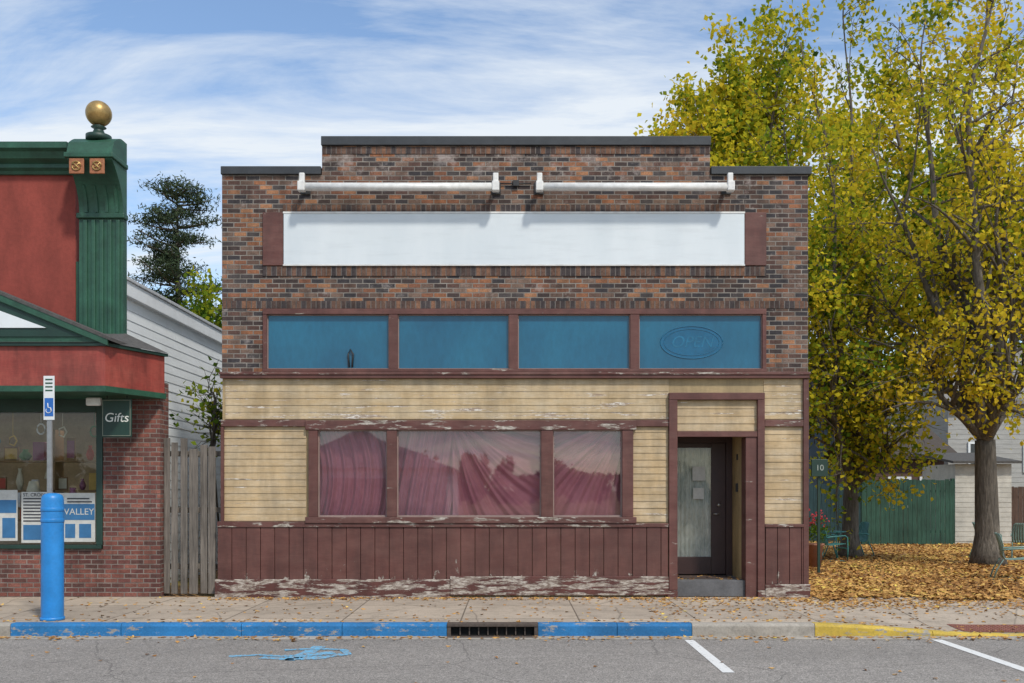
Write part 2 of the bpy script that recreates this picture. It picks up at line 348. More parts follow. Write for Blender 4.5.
segs=[(-90,-20,CONC2),(-20,-12,CONC2),(-12,-9.5,CONC2),(-9.5,kx(10),CONC2),(kx(10),-5.2,KB),(-5.2,-3.6,KB),(-3.6,kx(342),KB),(kx(342),D0,KB),(D1,1.4,KB),(1.4,kx(692),KB),(kx(692),kx(815),CONC2),(kx(815),5.6,KY),(5.6,7.2,KY),(7.2,9.5,KY),(9.5,20,CONC2),(20,90,CONC2)]
for i,(a,b,m) in enumerate(segs): kseg('kerb_stone_%d'%i,a,b,m)
dr=empty('storm_drain')
RUST=simple('cast_iron',(.10,.075,.06),.75,.5,20,bump=.5)
PITSHADE=simple('drain_void',(.006,.006,.006),1)
boxes('iron_frame',[(D0,D1,KY0-.02,KY0+.16,-.035,.006),(D0,D0+.05,KY0-.01,KY0+.14,-.165,-.036),(D1-.05,D1,KY0-.01,KY0+.14,-.165,-.036),(D0+.01,D1-.01,KY0-.12,KY0-.03,-.168,-.150)],RUST,dr,.006)
boxes('bars',[(D0+.05+i*(D1-D0-.1)/9-.008,D0+.05+i*(D1-D0-.1)/9+.008,KY0+.03,KY0+.05,-.15,-.036) for i in range(1,9)],RUST,dr)
box('pit',D0+.05,D1-.05,KY0+.06,KY0+.16,-.29,-.04,PITSHADE,dr)  # solid block coloured near-black in place of the shade inside the inlet
def sheet(name,pts,z,mat): return mesh(name,[(x,y,z) for x,y in pts],[tuple(range(len(pts)))],mat)
sheet('parking_line',[(2.25,-5.75),(2.38,-5.75),(2.36,-3.52),(2.24,-3.52)],-.165,RPW)
sheet('parking_line.001',[(5.50,-6.3),(5.64,-6.3),(5.60,-3.5),(5.46,-3.5)],-.165,RPW)
vs=[];fs=[]
def stroke(pts,wd):
    P_=[]
    for (p,q) in zip(pts[:-1],pts[1:]):
        for i in range(6): P_.append((p[0]+(q[0]-p[0])*i/6,p[1]+(q[1]-p[1])*i/6))
    P_.append(pts[-1]); wl=wd*.5
    for (p,q) in zip(P_[:-1],P_[1:]):
        d=Vector((q[0]-p[0],q[1]-p[1])); d.normalize(); wl=min(wd*.7,max(wd*.25,wl+random.uniform(-.25,.25)*wd)); nn=Vector((-d.y,d.x))*wl; n=len(vs)
        z=-.166+.0004*(len(vs)//4%9); o=d*.02
        vs.extend([(p[0]-nn.x-o.x,p[1]-nn.y-o.y,z),(q[0]-nn.x+o.x,q[1]-nn.y+o.y,z),(q[0]+nn.x+o.x,q[1]+nn.y+o.y,z),(p[0]+nn.x-o.x,p[1]+nn.y-o.y,z)]); fs.append((n,n+1,n+2,n+3))
stroke([(-3.3,-4.74),(-3.0,-4.66),(-2.7,-4.74),(-2.45,-4.66),(-2.15,-4.5)],.16)
stroke([(-2.75,-4.30),(-2.4,-4.20),(-2.05,-4.30),(-1.95,-4.58),(-2.25,-4.84),(-2.6,-4.92),(-2.9,-4.84)],.16)
stroke([(-2.4,-4.05),(-2.45,-4.5),(-2.55,-5.0)],.12)
mesh('spray_paint_mark',vs,fs,RPB)
PLATE=simple('tactile_iron',(.26,.10,.07),.8,.3,8)
tp=empty('tactile_paving')
x0,x1,y0,y1=(963-512)/F*13.0,7.2,-3.02,-2.5
def tz(x,y): return drop(x,y)+.006
grid('plate',frange(x0,x1,.2),frange(y0,y1,.1),tz,PLATE,tp)
L=[]
for i in range(int((x1-x0)/.06)):
    for j in range(int((y1-y0)/.06)):
        x=x0+.03+i*.06;y=y0+.03+j*.06;z=tz(x,y); L.append((x-.012,x+.012,y-.012,y+.012,z-.002,z+.006))
boxes('domes',L,PLATE,tp)
# ------------------------------------------------------------------ clapboards
def clap(name,a0,a1,z0,z1,y,mat,parent,exp=.115,axis='x',sgn=-1,th=.013):
    vs=[];fs=[];z=z0
    while z<z1-.01:
        zt=min(z+exp,z1); j=random.uniform(-.002,.003)
        nb=max(1,int(abs(a1-a0)/3.2+random.random())) if axis=='x' else 4
        cuts=[a0]+sorted(a0+(a1-a0)*(q+random.uniform(.25,.75))/nb for q in range(nb) if nb>1)+[a1]
        for c0,c1 in zip(cuts[:-1],cuts[1:]):
            jj=j+random.uniform(-.0015,.002)
            sec=[(y+sgn*(th+jj),z+.001),(y+sgn*(th+jj),z+.010),(y+sgn*.005,zt+.0005),(y-sgn*.004,zt+.0005),(y-sgn*.004,z+.001)]
            n=len(vs)
            for a in (c0+.001,c1-.001):
                for q,zz in sec: vs.append((a,q,zz) if axis=='x' else (q,a,zz))
            for s in range(5):
                fs.append((n+s,n+(s+1)%5,n+5+(s+1)%5,n+5+s))
            fs.append(tuple(n+s for s in range(5))); fs.append(tuple(n+9-s for s in range(5)))
        z+=exp
    return mesh(name,vs,fs,mat,parent)
# ------------------------------------------------------------------ MAIN BUILDING
mb=empty('storefront_building')
XL,XR=fx(222),fx(808); DEP=10.5
zc=fz(146); zs=fz(175); zt=fz(309); zb=fz(372)
box('brick_wall_upper',XL,XR,0,.3,zt,zs,B_main,mb)
box('brick_wall_parapet',fx(322),fx(710),0,.3,zs,zc,B_main,mb)
box('brick_wall_left',XL,fx(263),0,.3,zb,zt,B_main,mb); box('brick_wall_right',fx(766),XR,0,.3,zb,zt,B_main,mb)
boxes('coping',[(fx(321.5),fx(710.5),-.05,.36,zc,fz(137)),(XL-.01,fx(321.3),-.05,.36,zs,fz(167)),(fx(710.7),fx(811),-.05,.36,zs,fz(167))],DARKCAP,mb,.008)
box('side_wall_left',XL,XL+.3,.3,DEP,0,zs,simple('painted_block',(.62,.61,.58),.85,.25,2),mb); box('side_wall_right',XR-.3,XR,.3,DEP,0,zs,B_main,mb)  # unseen left side made pale to bounce light onto the white siding opposite
box('rear_wall',XL+.3,XR-.3,DEP-.3,DEP,0,zs,B_main,mb)
box('roof',XL+.3,XR-.3,.3,DEP-.3,5.9,6.0,simple('roofing_felt',(.06,.06,.06)),mb)
DARKI=simple('interior_wall',(.10,.085,.075),.9)
box('interior_floor',XL+.3,XR-.3,.3,DEP-.3,.01,.2,DARKI,mb)
box('interior_ceiling',XL+.3,XR-.3,.62,DEP-.3,3.6,3.7,DARKI,mb)
boxes('rowlock_course',[(fx(263),fx(766),-.014,-.0005,fz(276),fz(266.5)),(fx(283),fx(745),-.012,-.0005,fz(212),fz(205)),(XL+.02,XR-.02,-.008,-.0005,fz(308.5),fz(301)),(fx(322)+.01,fx(710)-.01,-.012,-.0005,fz(154),fz(147))],B_row,mb)
k=N('blank_sign_fabric'); n=k.noise(1.2,5,.6,k.map((1,1,.4))); n2=k.noise(6,4,.6,k.map((.25,1,2)))
wv=k.noise(1.3,2,.4,k.map((1,1,.35)))
col=k.mix(1,k.ramp(n,[(.3,(.60,.66,.69)),(.7,(.70,.75,.77))]),k.ramp(n2,[(.28,.94),(.5,1.0)]),'MULTIPLY'); k.bump(wv,.35,.05); BLANK=k.fin(col,.45)
box('sign_panel',fx(284),fx(744),-.035,.0-.001,fz(265),fz(214),BLANK,mb,.006)
boxes('sign_end_panels',[(fx(263),fx(283.5),-.03,-.001,fz(265.8),fz(212.8)),(fx(744.5),fx(766),-.03,-.001,fz(265.8),fz(212.8))],RED,mb,.006)
boxes('sign_frame',[(fx(283.5),fx(744.5),-.042,-.001,fz(214),fz(212.3)),(fx(283.5),fx(744.5),-.042,-.001,fz(266.2),fz(265))],STEELW,mb)
for nm,a,b in (('sign_light_left',303,499),('sign_light_right',536,729)):
    za=fz(193.5)
    tubes(nm+'_tube',[([(fx(a)+.05,-.33,za),(fx(b)-.05,-.33,za)],.062)],STEELW,mb,12)
    box(nm+'_reflector',fx(a)+.08,fx(b)-.08,-.34,-.25,za+.05,za+.075,STEELW,mb,.01)
    for p in (a+3,b-3):
        boxes(nm+'_end',[(fx(p)-.06,fx(p)+.06,-.40,-.27,za-.07,za+.09),(fx(p)-.045,fx(p)+.045,-.34,-.27,za+.091,za+.24)],STEELW,mb,.015)
        boxes(nm+'_bracket',[(fx(p)-.03,fx(p)+.03,-.27,-.001,za+.05,za+.12),(fx(p)-.08,fx(p)+.08,-.03,-.0012,za-.02,za+.18)],BLACK,mb,.006)
tubes('conduit',[([(fx(499)+.03,-.03,fz(184)),(fx(533)-.03,-.03,fz(184))],.010)],BLACK,mb)
box('junction_box',fx(513),fx(519),-.06,-.001,fz(187),fz(181),BLACK,mb,.006)
panes=[(267,389),(398,509),(518,630),(639,762)]
boxes('transom_frame_rails',[(fx(263),fx(766),-.035,.2,fz(314.5),fz(309)),(fx(263),fx(766),-.05,.2,fz(372),fz(369))],RED,mb,.006)
vx=[(263,267),(389,398),(509,518),(630,639),(762,766)]
boxes('transom_frame_stiles',[(fx(a),fx(b),-.028,.2,fz(369)+.001,fz(314.5)-.001) for a,b in vx],RED,mb,.006)
LGT=simple('pale_bead',(.32,.23,.20),.6)
for i,(a,b) in enumerate(panes):
    box('transom_pane_%d'%i,fx(a),fx(b),.045,.055,fz(369),fz(314.5),FILM,mb)
    e=.014; A,B,C,D=fx(a),fx(b),fz(369),fz(314.5)
    boxes('glazing_bead_%d'%i,[(A,A+e,.02,.044,C,D),(B-e,B,.02,.044,C,D),(A+e,B-e,.02,.044,C,C+e),(A+e,B-e,.02,.044,D-e,D)],LGT,mb)
NEON=peel('unlit_neon_tube',(.010,.165,.30),thr=.55,under=(.012,.12,.21),under2=(.010,.11,.20)) 
mesh('logo_disc',[(fx(692)+.53*math.cos(2*math.pi*i/48),.043,fz(342)+.28*math.sin(2*math.pi*i/48)) for i in range(48)],[tuple(range(48))],simple('logo_blue',(.007,.115,.225),.15),mb)
no=[([(fx(692)+.52*math.cos(a),.040,fz(342)+.27*math.sin(a)) for a in [2*math.pi*i/48 for i in range(49)]],.007),
    ([(fx(692)+.46*math.cos(a),.040,fz(342)+.22*math.sin(a)) for a in [2*math.pi*i/48 for i in range(49)]],.004)]
tubes('neon_oval',no,NEON,mb); text('neon_letters','OPEN',fx(692),.0415,fz(342),.27,NEON,mb,.001,.25)
tubes('window_latch',[([(fx(349),.02,fz(367)),(fx(348),.02,fz(354)),(fx(350),.02,fz(349)),(fx(353),.02,fz(354)),(fx(352),.02,fz(367))],.014)],BLACK,mb)  # bottle-like shape in the first pane, outlined with a bent tube
box('beam_upper',XL-.02,XR+.01,-.06,.02,fz(378.5),fz(372)-.002,RED,mb,.006)
box('beam_upper_cap',XL-.03,XR+.02,-.08,-.0605,fz(375),fz(372.5),REDS,mb,.004)
BK=.03
box('backing_band',XL,fx(669),BK,.3,fz(421),zb-.003,TANF,mb); box('backing_band_right',fx(764),XR,BK,.3,fz(421),zb-.003,TANF,mb)
box('backing_header',fx(669),fx(764),BK,.3,fz(433),zb-.003,TANF,mb)
box('backing_left',XL,fx(312),BK,.3,0,fz(421),TANF,mb); box('backing_midright',fx(630),fx(677),BK,.3,0,fz(421),TANF,mb)
box('backing_right',fx(757),XR,BK,.3,0,fz(421),TANF,mb); box('backing_sill',fx(312),fx(630),BK,.3,0,fz(520),TANF,mb)
clap('clapboard_band',fx(225),fx(669),fz(419),fz(379),BK-.002,TANB,mb); clap('clapboard_band_right',fx(764),fx(803),fz(419),fz(379),BK-.002,TANB,mb)
clap('clapboard_left',fx(224),fx(306),fz(521),fz(427),BK-.002,TAN,mb); clap('clapboard_mid',fx(633),fx(668),fz(522),fz(427),BK-.002,TAN,mb)
clap('clapboard_right',fx(765),fx(803),fz(524),fz(427),BK-.002,TAN,mb)
boxes('mid_trim',[(XL-.01,fx(306),-.03,.029,fz(426.5),fz(420)),(fx(636),fx(668.5),-.03,.029,fz(426.5),fz(420)),(fx(764.5),fx(803),-.03,.029,fz(426.5),fz(420))],REDS,mb,.005)
boxes('corner_boards',[(fx(803),XR+.005,-.035,.029,fz(596),fz(379)),(XL-.015,fx(224),-.03,.029,fz(522),fz(427))],RED,mb,.005)
boxes('display_frame_rails',[(fx(306),fx(636),-.06,.12,fz(430),fz(420.5)),(fx(306),fx(636),-.075,.12,fz(523),fz(517))],REDS,mb,.006)
boxes('display_frame_stiles',[(fx(a),fx(b),-.045,.12,fz(517)+.001,fz(430)-.001) for a,b in [(309,318),(387,397),(541,553),(622,633)]],RED,mb,.006)
wp=[(318,387),(397,541),(553,622)]
for i,(a,b) in enumerate(wp):
    pane('display_glass_%d'%i,fx(a),fx(b),.05,fz(517),fz(430),GL,mb)
    e=.02; A,B,C,D=fx(a),fx(b),fz(517),fz(430)
    boxes('display_bead_%d'%i,[(A,A+e,.02,.049,C,D),(B-e,B,.02,.049,C,D),(A+e,B-e,.02,.049,C,C+e*1.4),(A+e,B-e,.02,.049,D-e,D)],LGT,mb)
k=N('curtain_cloth'); n=k.noise(3,5,.6); n2=k.noise(90,2)
k.bump(n2,.2,.003); col=k.ramp(n,[(.3,(.40,.13,.165)),(.7,(.53,.20,.235))]); CURT=k.fin(col,.75)
k.b.inputs['Sheen Weight'].default_value=.3
def curtain(name,x0,x1,fn,y=.2):
    nx=int((x1-x0)/.010); nz=110; z0,z1=fz(522),fz(424); vs=[]
    for j in range(nz+1):
        z=z0+(z1-z0)*j/nz
        for i in range(nx+1):
            x=x0+(x1-x0)*i/nx; vs.append((x,y+fn((x-x0)/(x1-x0),(z-z0)/(z1-z0),x,z),z))
    fs=[(j*(nx+1)+i,j*(nx+1)+i+1,(j+1)*(nx+1)+i+1,(j+1)*(nx+1)+i) for j in range(nz) for i in range(nx)]
    mesh(name,vs,fs,CURT,mb,True)
def swag(cx,cz,am=.05):
    def f(u,v,x,z):
        a=math.atan2(z-cz,x-cx); r=math.hypot(x-cx,z-cz)
        s=a*22+1.1*math.sin(r*1.6)+.5*math.sin(a*5)
        return am*min(1,.25+r*.9)*(math.sin(s)+.35*math.sin(2.1*s+r)+.18*math.sin(4.3*s))+.02*math.sin(r*5)
    return f
def hang(u,v,x,z):
    s=x*30+1.0*math.sin(z*1.3)+1.2*v
    return .030*math.sin(s)+.015*math.sin(2.3*s+z)+.03*math.sin(x*9+1.5*v)
curtain('curtain_left',fx(314),fx(391),lambda u,v,x,z:hang(u,v,x+.25*(z-2)**2,z),.22)
curtain('curtain_middle',fx(393),fx(455),lambda u,v,x,z:hang(u,v,x-.3*v,z),.24)
curtain('curtain_swag',fx(452),fx(548),swag(fx(448),fz(412)),.20)
curtain('curtain_right',fx(549),fx(628),swag(fx(634),fz(410)),.20)
L=[];x=fx(218)
while x<fx(667):
    wd=min(.238,fx(668)-x); L.append((x+.004,x+wd-.004,-.03+random.uniform(-.004,.004),.029,fz(581),fz(527))); x+=.238
x=fx(765)
while x<fx(802): L.append((x+.004,min(x+.2,fx(803))-.004,-.03,.029,fz(584),fz(527))); x+=.2
boxes('skirt_boards',L,REDL,mb,.006)
boxes('skirt_cap',[(fx(218),fx(305.5),-.05,.029,fz(527),fz(521.5)),(fx(305.5),fx(668),-.052,.029,fz(527),fz(523.2)),(fx(764.5),fx(803),-.05,.029,fz(527),fz(524))],REDS,mb,.005)
boxes('base_boards',[(fx(216),fx(450),-.075,.029,fz(597),fz(579)-.002),(fx(450.4),fx(668),-.068,.029,fz(595),fz(576)-.002)],REDH,mb,.008)
boxes('base_boards_right',[(fx(764.5),XR+.02,-.07,.029,fz(598.5),fz(584)-.002)],REDH,mb,.006)
boxes('door_surround',[(fx(668.6),fx(677),-.055,.03,fz(590),fz(400)),(fx(757),fx(764),-.055,.03,fz(590),fz(400)),(fx(668.6),fx(764),-.06,.03,fz(400)+.001,fz(393)),(fx(677),fx(757),-.04,.03,fz(437),fz(431.5)),(fx(745.5),fx(757)-.001,-.02,.29,fz(597),fz(437.2))],RED,mb,.006)
boxes('door_surround_foot',[(fx(667),fx(677),-.065,.03,0,fz(590.2)),(fx(757),fx(764.4),-.065,.03,0,fz(590.2))],REDH,mb,.006)
clap('door_header_clapboard',fx(677),fx(757),fz(431),fz(400.5),BK-.002,TAN,mb,.125)
RX0,RX1=fx(677)-.001,3.9
FL=.27
box('recess_left_wall',RX0-.1,RX0,.3,1.25,0,2.75,TANF,mb); box('recess_right_wall',RX1,RX1+.1,.291,1.25,0,2.75,TANF,mb)
box('recess_ceiling',RX0,RX1,.3,1.25,2.72,2.8,TANF,mb)
STEPM=simple('step_concrete',(.13,.13,.135),.85,.4,5)
box('entry_step',RX0+.002,RX1-.002,.04,1.25,.0,FL,STEPM,mb,.01)
MATT=simple('door_mat',(.09,.06,.05),1,.5,60,bump=1); box('door_mat',RX0+.15,RX1-.15,.35,.85,FL,FL+.015,MATT,mb)
DBR=simple('door_paint',(.045,.020,.018),.45,.25,4)
yb=1.0
dx0,dx1=2.80,3.79
boxes('door_frame',[(RX0+.001,dx0,yb-.02,yb+.1,FL,2.715),(dx1,RX1-.001,yb-.02,yb+.1,FL,2.715),(dx0,dx1,yb-.021,yb+.1,2.62,2.714)],DBR,mb,.005)
gx0,gx1,gz0,gz1=2.90,3.53,.60,2.53
boxes('door_leaf',[(dx0+.003,gx0,yb+.01,yb+.055,FL+.02,2.617),(gx1,dx1-.003,yb+.01,yb+.055,FL+.02,2.617),(gx0,gx1,yb+.011,yb+.055,FL+.02,gz0),(gx0,gx1,yb+.011,yb+.055,gz1,2.617)],DBR,mb,.006)
pane('door_glass',gx0,gx1,yb+.025,gz0,gz1,GL2,mb)
k=N('door_lace_curtain'); n=k.noise(5,7,.7,k.map((2,1,.8)),1); col=k.ramp(n,[(.3,(.30,.32,.28)),(.55,(.52,.53,.47)),(.75,(.64,.64,.57))]); LACE=k.fin(col,.8)
nx=60; vs=[(gx0-.02+(gx1-gx0+.04)*i/nx,yb+.07+.012*math.sin(i*.9),z) for z in (gz0-.02,gz1+.02) for i in range(nx+1)]
mesh('door_curtain',vs,[(i,i+1,i+nx+2,i+nx+1) for i in range(nx)],LACE,mb,True)
PAPER=simple('paper',(.6,.6,.56),.7,.2,12)
boxes('door_notice',[(gx0+.30,gx0+.52,yb+.018,yb+.022,1.95,2.2),(gx0+.31,gx0+.50,yb+.018,yb+.022,1.62,1.82)],PAPER,mb)
STEEL=simple('steel',(.45,.45,.44),.3,.2,8,metal=.8)
tubes('door_handle',[([(gx1+.13,yb+.01,1.36),(gx1+.13,yb-.05,1.36),(gx1+.03,yb-.055,1.36)],.012),([(gx1+.13,yb+.01,1.52),(gx1+.13,yb-.02,1.52)],.03)],STEEL,mb)
boxes('keypad',[(RX1-.03,RX1-.001,.55,.63,1.75,1.9),(RX1-.02,RX1-.001,.56,.62,2.3,2.4)],BLACK,mb,.005)
# ------------------------------------------------------------------ GIFT SHOP
gs=empty('gift_shop_building')
GX=-6.43; GL0=-14.5
box('upper_wall',GL0,fx(75),.02,.35,3.9,fz(170),STUC,gs)
def prof_ext(name,prof,x0,x1,mat,parent,bevel=0):
    n=len(prof); vs=[(x0,y,z) for y,z in prof]+[(x1,y,z) for y,z in prof]
    fs=[(i,i+n,(i+1)%n+n,(i+1)%n) for i in range(n)]; fs.append(tuple(range(n))); fs.append(tuple(range(2*n-1,n-1,-1)))
    return mesh(name,vs,fs,mat,parent,False,bevel)
zc0=fz(172)
prof_ext('cornice',[(.3,zc0-.05),(-.03,zc0-.05),(-.05,zc0),(-.10,zc0+.04),(-.10,zc0+.10),(-.2,zc0+.16),(-.24,zc0+.26),(-.30,zc0+.30),(-.30,zc0+.40),(.3,zc0+.44)],GL0,fx(75)-.002,GREENP,gs)
px0,px1=-7.16,GX
PBk=.03
P=[(PBk,4.0),(-.12,4.0),(-.12,6.35)]
for i in range(13):
    a=i/12; P.append((-.12-.40*(a**2.2),6.35+.72*a))
P+=[(-.57,7.10),(-.57,7.22),(-.50,7.40)]
for i in range(8):
    a=i/7; P.append((-.50+.35*a,7.40+.16*math.sin(a*math.pi/2)))
P+=[(PBk,7.56)]
prof_ext('console_pilaster',P,px0,px1,GREENP,gs)
L=[(px0+.07+i*.135,px0+.07+i*.135+.07,-.15,-.1202,4.02,6.25) for i in range(5)]
boxes('flutes',L,GREENP,gs,.02)
boxes('pilaster_bands',[(px0-.03,px1+.03,-.17,.02,6.27,6.36),(px0-.03,px1+.03,-.62,.02,7.12,7.2)],GREENP,gs,.015)
for i in range(4):
    cx=px0+.10+i*.17
    prof_ext('console_rib',[(-.12-.40*((j/12)**2.2)-.025,6.37+.70*j/12) for j in range(8)]+[(-.12-.40*((j/12)**2.2)+.01,6.37+.70*j/12) for j in range(7,-1,-1)],cx,cx+.05,GREENP,gs)
for cx in (px0+.17,px0+.5):
    boxes('rosette_tile',[(cx-.12,cx+.12,-.60,-.573,7.24-.38,7.11)],TILE,gs,.01)
    tubes('rosette_detail',[([(cx+.07*math.cos(a),-.605,6.985+.07*math.sin(a)) for a in [i*math.pi/6 for i in range(13)]],.012),([(cx-.06,-.605,6.93),(cx+.06,-.605,7.04)],.012),([(cx-.06,-.605,7.04),(cx+.06,-.605,6.93)],.012)],GOLD,gs)
bx,by=-6.78,-.25; zb_=7.56
lathe('ball_finial_neck',[(.2,zb_-.06),(.2,zb_+.03),(.10,zb_+.07),(.07,zb_+.14),(.12,zb_+.17),(.05,zb_+.21)],bx,by,GREEND,gs)
BR=.205; lathe('ball_finial',[(max(.001,BR*math.sin(math.pi*i/20)),zb_+.19+BR-BR*math.cos(math.pi*i/20)) for i in range(21)],bx,by,GOLD,gs,40)
SX=GX-.08
box('side_wall',SX-.25,SX-.06,.36,15,0,5.12,WSIDE,gs); box('wall_return',fx(75),SX-.061,.04,.35,3.9,5.6,GREENP,gs)
box('front_corner',SX-.25,SX-.06,.04,.355,3.7,5.12,WSIDE,gs)
clap('side_siding',.06,15,.1,5.08,SX-.058,WSIDE,gs,.17,'y',1,.014)
box('side_fascia',SX-.06,SX+.05,.05,15,5.05,5.30,simple('white_fascia',(.8,.82,.83),.5,.1,3),gs,.01)
box('side_roof_edge',SX-.3,SX+.08,.05,15,5.302,5.36,simple('pale_drip_edge',(.55,.56,.57),.5),gs,.008)
box('flat_roof',GL0,SX-.3,.36,15,5.0,5.3,SHING,gs)
box('rear_wall',GL0,SX-.26,14.8,15,0,5,WSIDE,gs)
box('brick_pier',fx(103),fx(160),0,.4,.0,3.6,B_red,gs); box('pier_return',fx(103)+.002,SX,.4,.42,0,3.6,B_red,gs)
box('stall_riser',GL0,fx(103)-.002,.02,.35,0,fz(549),B_red,gs)
wz0,wz1=fz(545),fz(412)
boxes('shop_window_frame',[(GL0,fx(102),-.03,.2,fz(548.8),fz(545)),(fx(96.5),fx(102.8),-.02,.2,fz(545)+.001,3.6),(-10.4,-10.3,-.02,.2,wz0,3.5),(GL0,fx(96.5),-.02,.2,wz1,3.6)],GREEND,gs,.006)
pane('shop_glass',GL0,fx(96.5),.06,wz0,wz1,GL2,gs)
INT=simple('shop_wall',(.36,.29,.20),.9,.4,2); 
box('shop_floor',GL0,SX-.3,.36,6,.05,.5,simple('shop_floorboards',(.2,.13,.08)),gs); box('shop_back',GL0,SX-.3,5.0,5.1,.5,3.45,INT,gs)
box('shop_ceiling',GL0,SX-.3,.36,6,3.45,3.55,INT,gs)
LT=N('shop_ceiling_lamp'); LT.b.inputs['Emission Color'].default_value=(1,.93,.8,1); LT.b.inputs['Emission Strength'].default_value=9; LT=LT.m
boxes('ceiling_lamps',[(x,x+1.5,2.2,2.4,3.38,3.44) for x in (-11.4,-8.9)],LT,gs)
SHF=simple('shelf_wood',(.28,.17,.09))
cols=[(.5,.08,.05),(.7,.65,.5),(.05,.2,.3),(.1,.25,.1),(.6,.4,.1),(.3,.1,.2),(.7,.7,.7)]
GM=[simple('goods_%d'%i,c,.6) for i,c in enumerate(cols)]
def goods(i,x,y,z,h,r):
    q=i%4
    if q==0: lathe('vase_%d'%i,[(r*.5,z),(r,z+h*.35),(r*.8,z+h*.6),(r*.35,z+h*.85),(r*.5,z+h)],x,y,GM[i%7],gs,14)
    elif q==1: box('gift_box_%d'%i,x-r,x+r,y-r*.6,y+r*.6,z,z+h*.8,GM[(i*3)%7],gs,.01)
    elif q==2:
        lathe('lamp_%d'%i,[(r*.5,z),(r*.15,z+h*.1),(r*.12,z+h*.5),(r*1.1,z+h*.52),(r*.6,z+h)],x,y,GM[(i*5)%7],gs,14)
    else:
        box('picture_%d'%i,x-r*1.2,x+r*1.2,y,y+.03,z,z+h,SHF,gs,.005); box('picture_print_%d'%i,x-r,x+r,y-.004,y-.001,z+h*.12,z+h*.88,GM[(i*2)%7],gs)
gi=0
boxes('display_shelves',[(-11.5,-6.95,yy-.18,yy+.18,z,z+.03) for yy in (.75,) for z in (.75,1.45)]+[(-11.5,-6.95,1.75,2.1,z,z+.03) for z in (1.2,1.75,2.3)]+[(x,x+.05,1.75,2.1,.5,2.9) for x in (-11.5,-10.0,-8.5,-7.0)],SHF,gs)
for yy,zz,h0,h1 in ((.75,1.481,.2,.5),(1.9,1.231,.2,.42),(1.9,1.781,.2,.42),(1.9,2.331,.2,.5)):
    x=-11.2
    while x<-7.05:
        r=random.uniform(.05,.12); goods(gi,x,yy,zz,random.uniform(h0,h1),r); gi+=1; x+=random.uniform(.2,.38)
for i in range(9):
    x=-10.6+i*.43+random.uniform(-.1,.1); z=random.uniform(2.45,2.85); tubes('hanging_ornament_%d'%i,[([(x,.35,3.4),(x,.35,z+.1)],.004),([(x+.07*math.cos(a),.35,z+.09*math.sin(a)) for a in [j*math.pi/(2.5 if i%2 else 5) for j in range(6 if i%2 else 11)]],.014)],GM[(i*2+1)%7],gs,6)
PB=simple('poster_blue',(.04,.17,.36),.6); PK=simple('poster_ink',(.05,.05,.06),.7)
def wb(p0,p1,q0,q1,y0=.045,y1=.055): return (fx(p0),fx(p1),y0,y1,fz(q1),fz(q0))
boxes('posters',[wb(-20,16,490,541),wb(20,47,492,543),wb(50,94,493,542)],PAPER,gs)
boxes('poster_headers',[wb(-18,15,500,513,.040,.0445),wb(50.5,93.5,504,520,.040,.0445),wb(22,45,525,540,.040,.0445),wb(52,60,524,538,.040,.0445),wb(64,74,524,538,.040,.0445),wb(78,90,524,538,.040,.0445),wb(1,14,518,538,.040,.0445)],PB,gs)
L=[]
for p0,p1 in ((22,45),(66,92)):
    q=498
    while q<(503 if p0==66 else 522):
        L.append(wb(p0,p1-random.uniform(0,5),q,q+1.3,.040,.0445)); q+=3.2
boxes('poster_lines',L,PK,gs)
text('poster_title','VALLEY',fx(78),.037,fz(512),.15,PAPER,gs,.001); text('poster_title_b','ST. CROIX',fx(33),.037,fz(495),.08,PK,gs,.001)
cy=-1.2; cz0,cz1=3.39,4.0; cxr=-6.27; cxw=-5.79
def prism(name,poly,z0,z1,mat,parent):
    n=len(poly); vs=[(x,y,z0) for x,y in poly]+[(x,y,z1) for x,y in poly]
    fs=[(i,(i+1)%n,(i+1)%n+n,i+n) for i in range(n)]; fs.append(tuple(range(n))[::-1]); fs.append(tuple(range(n,2*n)))
    return mesh(name,vs,fs,mat,parent)
REDF=peel('red_fascia_paint',(.33,.055,.04),thr=.70,under=(.3,.15,.12),fade=(.38,.085,.06),var=.45)
prism('canopy_fascia',[(GL0,cy),(cxr,cy),(cxw,-.005),(GL0,-.005)],cz0,cz1,REDF,gs)
prism('canopy_bottom_trim',[(GL0,cy-.03),(cxr+.015,cy-.03),(cxw+.03,-.006),(GL0,-.006)],cz0-.09,cz0-.001,GREENP,gs)
prism('canopy_top_trim',[(GL0,cy-.05),(cxr+.03,cy-.05),(cxw+.06,-.006),(GL0,-.006)],cz1+.001,cz1+.05,GREEND,gs)
mesh('canopy_roof',[(GL0,cy-.07,cz1+.052),(cxr+.04,cy-.07,cz1+.052),(cxw+.08,-.007,cz1+.052),(-6.45,-.007,cz1+.40),(GL0,-.007,cz1+.40)],[(0,1,3,4),(1,2,3)],SHING,gs)
ax,az=-9.5,5.46
def ped(name,inset,y0,y1,mat):
    xr=-6.27-inset*2.2; xl=2*ax-xr; zb=cz1+.053+inset*.55; za=az-inset*.8
    vs=[(xl,y0,zb),(xr,y0,zb),(ax,y0,za),(xl,y1,zb),(xr,y1,zb),(ax,y1,za)]
    return mesh(name,vs,[(0,1,2),(5,4,3),(0,3,4,1),(1,4,5,2),(2,5,3,0)],mat,gs)
ped('pediment',.0,cy-.03,-.01,GREENP); ped('pediment_panel',.16,cy-.05,cy-.031,GREEND); ped('pediment_sign',.40,cy-.07,cy-.051,WHITEP)
